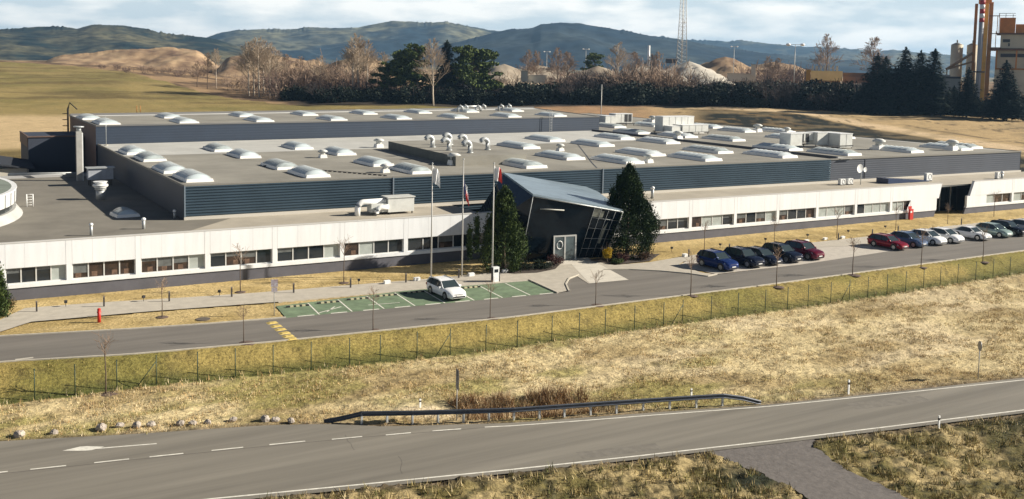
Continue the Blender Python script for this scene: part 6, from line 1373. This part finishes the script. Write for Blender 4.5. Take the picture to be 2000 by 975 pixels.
fbuild('brown_shed', 'long low brown shed right of the yellow building', 'building', 1668, 505, [('wall', [(1645.5, 1700, 151, 185, 505, 20)], mat('shed_brown', (.20, .11, .07), .8)), ('roof', [(1645.5, 1702, 143, 150.9, 506, 18)], mat('shed_roof_brown', (.15, .085, .055), .8))])
for i, (x0, x1, t_, b_, d, lb, mm) in enumerate([(1018, 1031, 139, 160, 430, 'small white hut at the left of the gravel yard', SHW), (1030, 1068, 148, 162, 434, 'low pale shed beside the small white hut', SHW), (1223, 1246, 105, 115, 900, 'distant white block left of the mast', mat('far_white', (.55, .56, .56), .8)), (1467, 1476, 127, 150, 480, 'small pale tower block in the gravel yard', SHW), (1420, 1476, 145, 160, 482, 'low pale wall and shed under the small tower block', SHW), (1100, 1112, 128, 138, 560, 'tiny pale hut among the gravel heaps', SHW), (1300, 1322, 116, 124, 700, 'dark roofed hall at the mast foot', DKG), (1650, 1700, 166, 180, 425, 'long pale container behind the hedge at right', SHW)]):
    fbuild('yard_building', lb, 'building', (x0 + x1) / 2, d, [('wall', [(x0, x1, t_, b_, d, 6)], mm), ('roof', [(x0 - .6, x1 + .6, t_ - 1.2, t_ - .05, d - .5, 7)], mat('yard_roof', (.42, .38, .33), .8))])
# lattice mast
ms_ = gz(1330, 900); mast = thing('lattice_mast', 'tall grey lattice radio mast above the hills', 'radio mast', ms_)
zt_ = at(1330, -40, 900).z - ms_.z; wbm = (at(1338, 100, 900) - at(1322, 100, 900)).length / 2
def leg(sx, sy, t): w = wbm * (1 - .62 * t); return Vector((sx * w, sy * w, zt_ * t))
for sx in (-1, 1):
    for sy in (-1, 1): m = MB(); m.tube([leg(sx, sy, 0), leg(sx, sy, 1)], .3, 5); m.build('leg', POLE, mast)
m = MB(); nb = 26
for k in range(nb):
    t0, t1 = k / nb, (k + 1) / nb
    for (s0, s1) in [((-1, -1), (1, -1)), ((1, -1), (1, 1)), ((1, 1), (-1, 1)), ((-1, 1), (-1, -1))]:
        m.tube([leg(*s0, t0), leg(*s1, t1)], .13, 3, 0, False); m.tube([leg(*s0, t1), leg(*s1, t1)], .13, 3, 0, False)
m.build('bracing', POLE, mast); m = MB(); m.ball((wbm * .6, 0, zt_ * .58), .9, 8); m.build('antenna', WHITE2, mast)
sc_ = MB(); q = gz(1266, 900); sc_.tube([q, Vector((q.x, q.y, at(1266, 89, 900).z))], [1.4, 1.0], 8); sc_.build('white_chimney', WHITE2, label='short distant white chimney left of the mast', category='chimney')
def floodpole(px, top, d, label, arm=2.5, heads=2):
    q = gz(px, d); h = at(px, top, d).z - q.z; t = thing('floodlight_pole', label, 'street light', q); u, v = facing(px)
    m = MB(); m.tube([(0, 0, 0), (0, 0, h)], [.22, .14], 6); m.tube([u * -arm + Vector((0, 0, h)), u * arm + Vector((0, 0, h))], .12, 4); m.build('pole', POLE, t)
    for s in (-1, 1): m = MB(); c = u * arm * s; m.ball((c.x, c.y, h), arm * .36, 8, 0, .6); m.build('lamp_head', mat('lamp_white', (.9, .9, .88), .3), t)
floodpole(1068, 101, 600, 'twin floodlight pole, leftmost above the gravel yard', 1.6); floodpole(1144, 96, 600, 'twin floodlight pole left of the white chimney', 1.6); floodpole(1432, 91, 640, 'twin floodlight pole right of the lattice mast', 1.8); floodpole(1551, 87, 520, 'double armed street light left of the yellow building', 3.4)
# hall dirt: rear guard posts at the field side
for px, lb in ((266, 'left thin post sticking up behind the rear hall roof'), (273, 'right thin post sticking up behind the rear hall roof')):
    m = MB(); q = P(px, 220, RZ); m.tube([(q.x, q.y, RZ), (q.x, q.y, RZ + 1.3)], .07, 5); m.build('roof_post', BRN, label=lb, category='post')

# ---------------------------------------------------------------- haze
hz = MB(); hz.box(-3500, 7900, -1500, 7900, -30, 215)
vm = bpy.data.materials.new('haze'); vm.use_nodes = True; vt_ = vm.node_tree; vt_.nodes.clear(); vo = N(vt_, 'ShaderNodeOutputMaterial'); pvn = N(vt_, 'ShaderNodeVolumePrincipled')
pvn.inputs['Color'].default_value = (.38, .66, 1, 1); pvn.inputs['Density'].default_value = .8e-4; pvn.inputs['Anisotropy'].default_value = .2
vt_.links.new(pvn.outputs[0], vo.inputs['Volume'])
h_ = hz.build('haze', vm, kind='stuff')
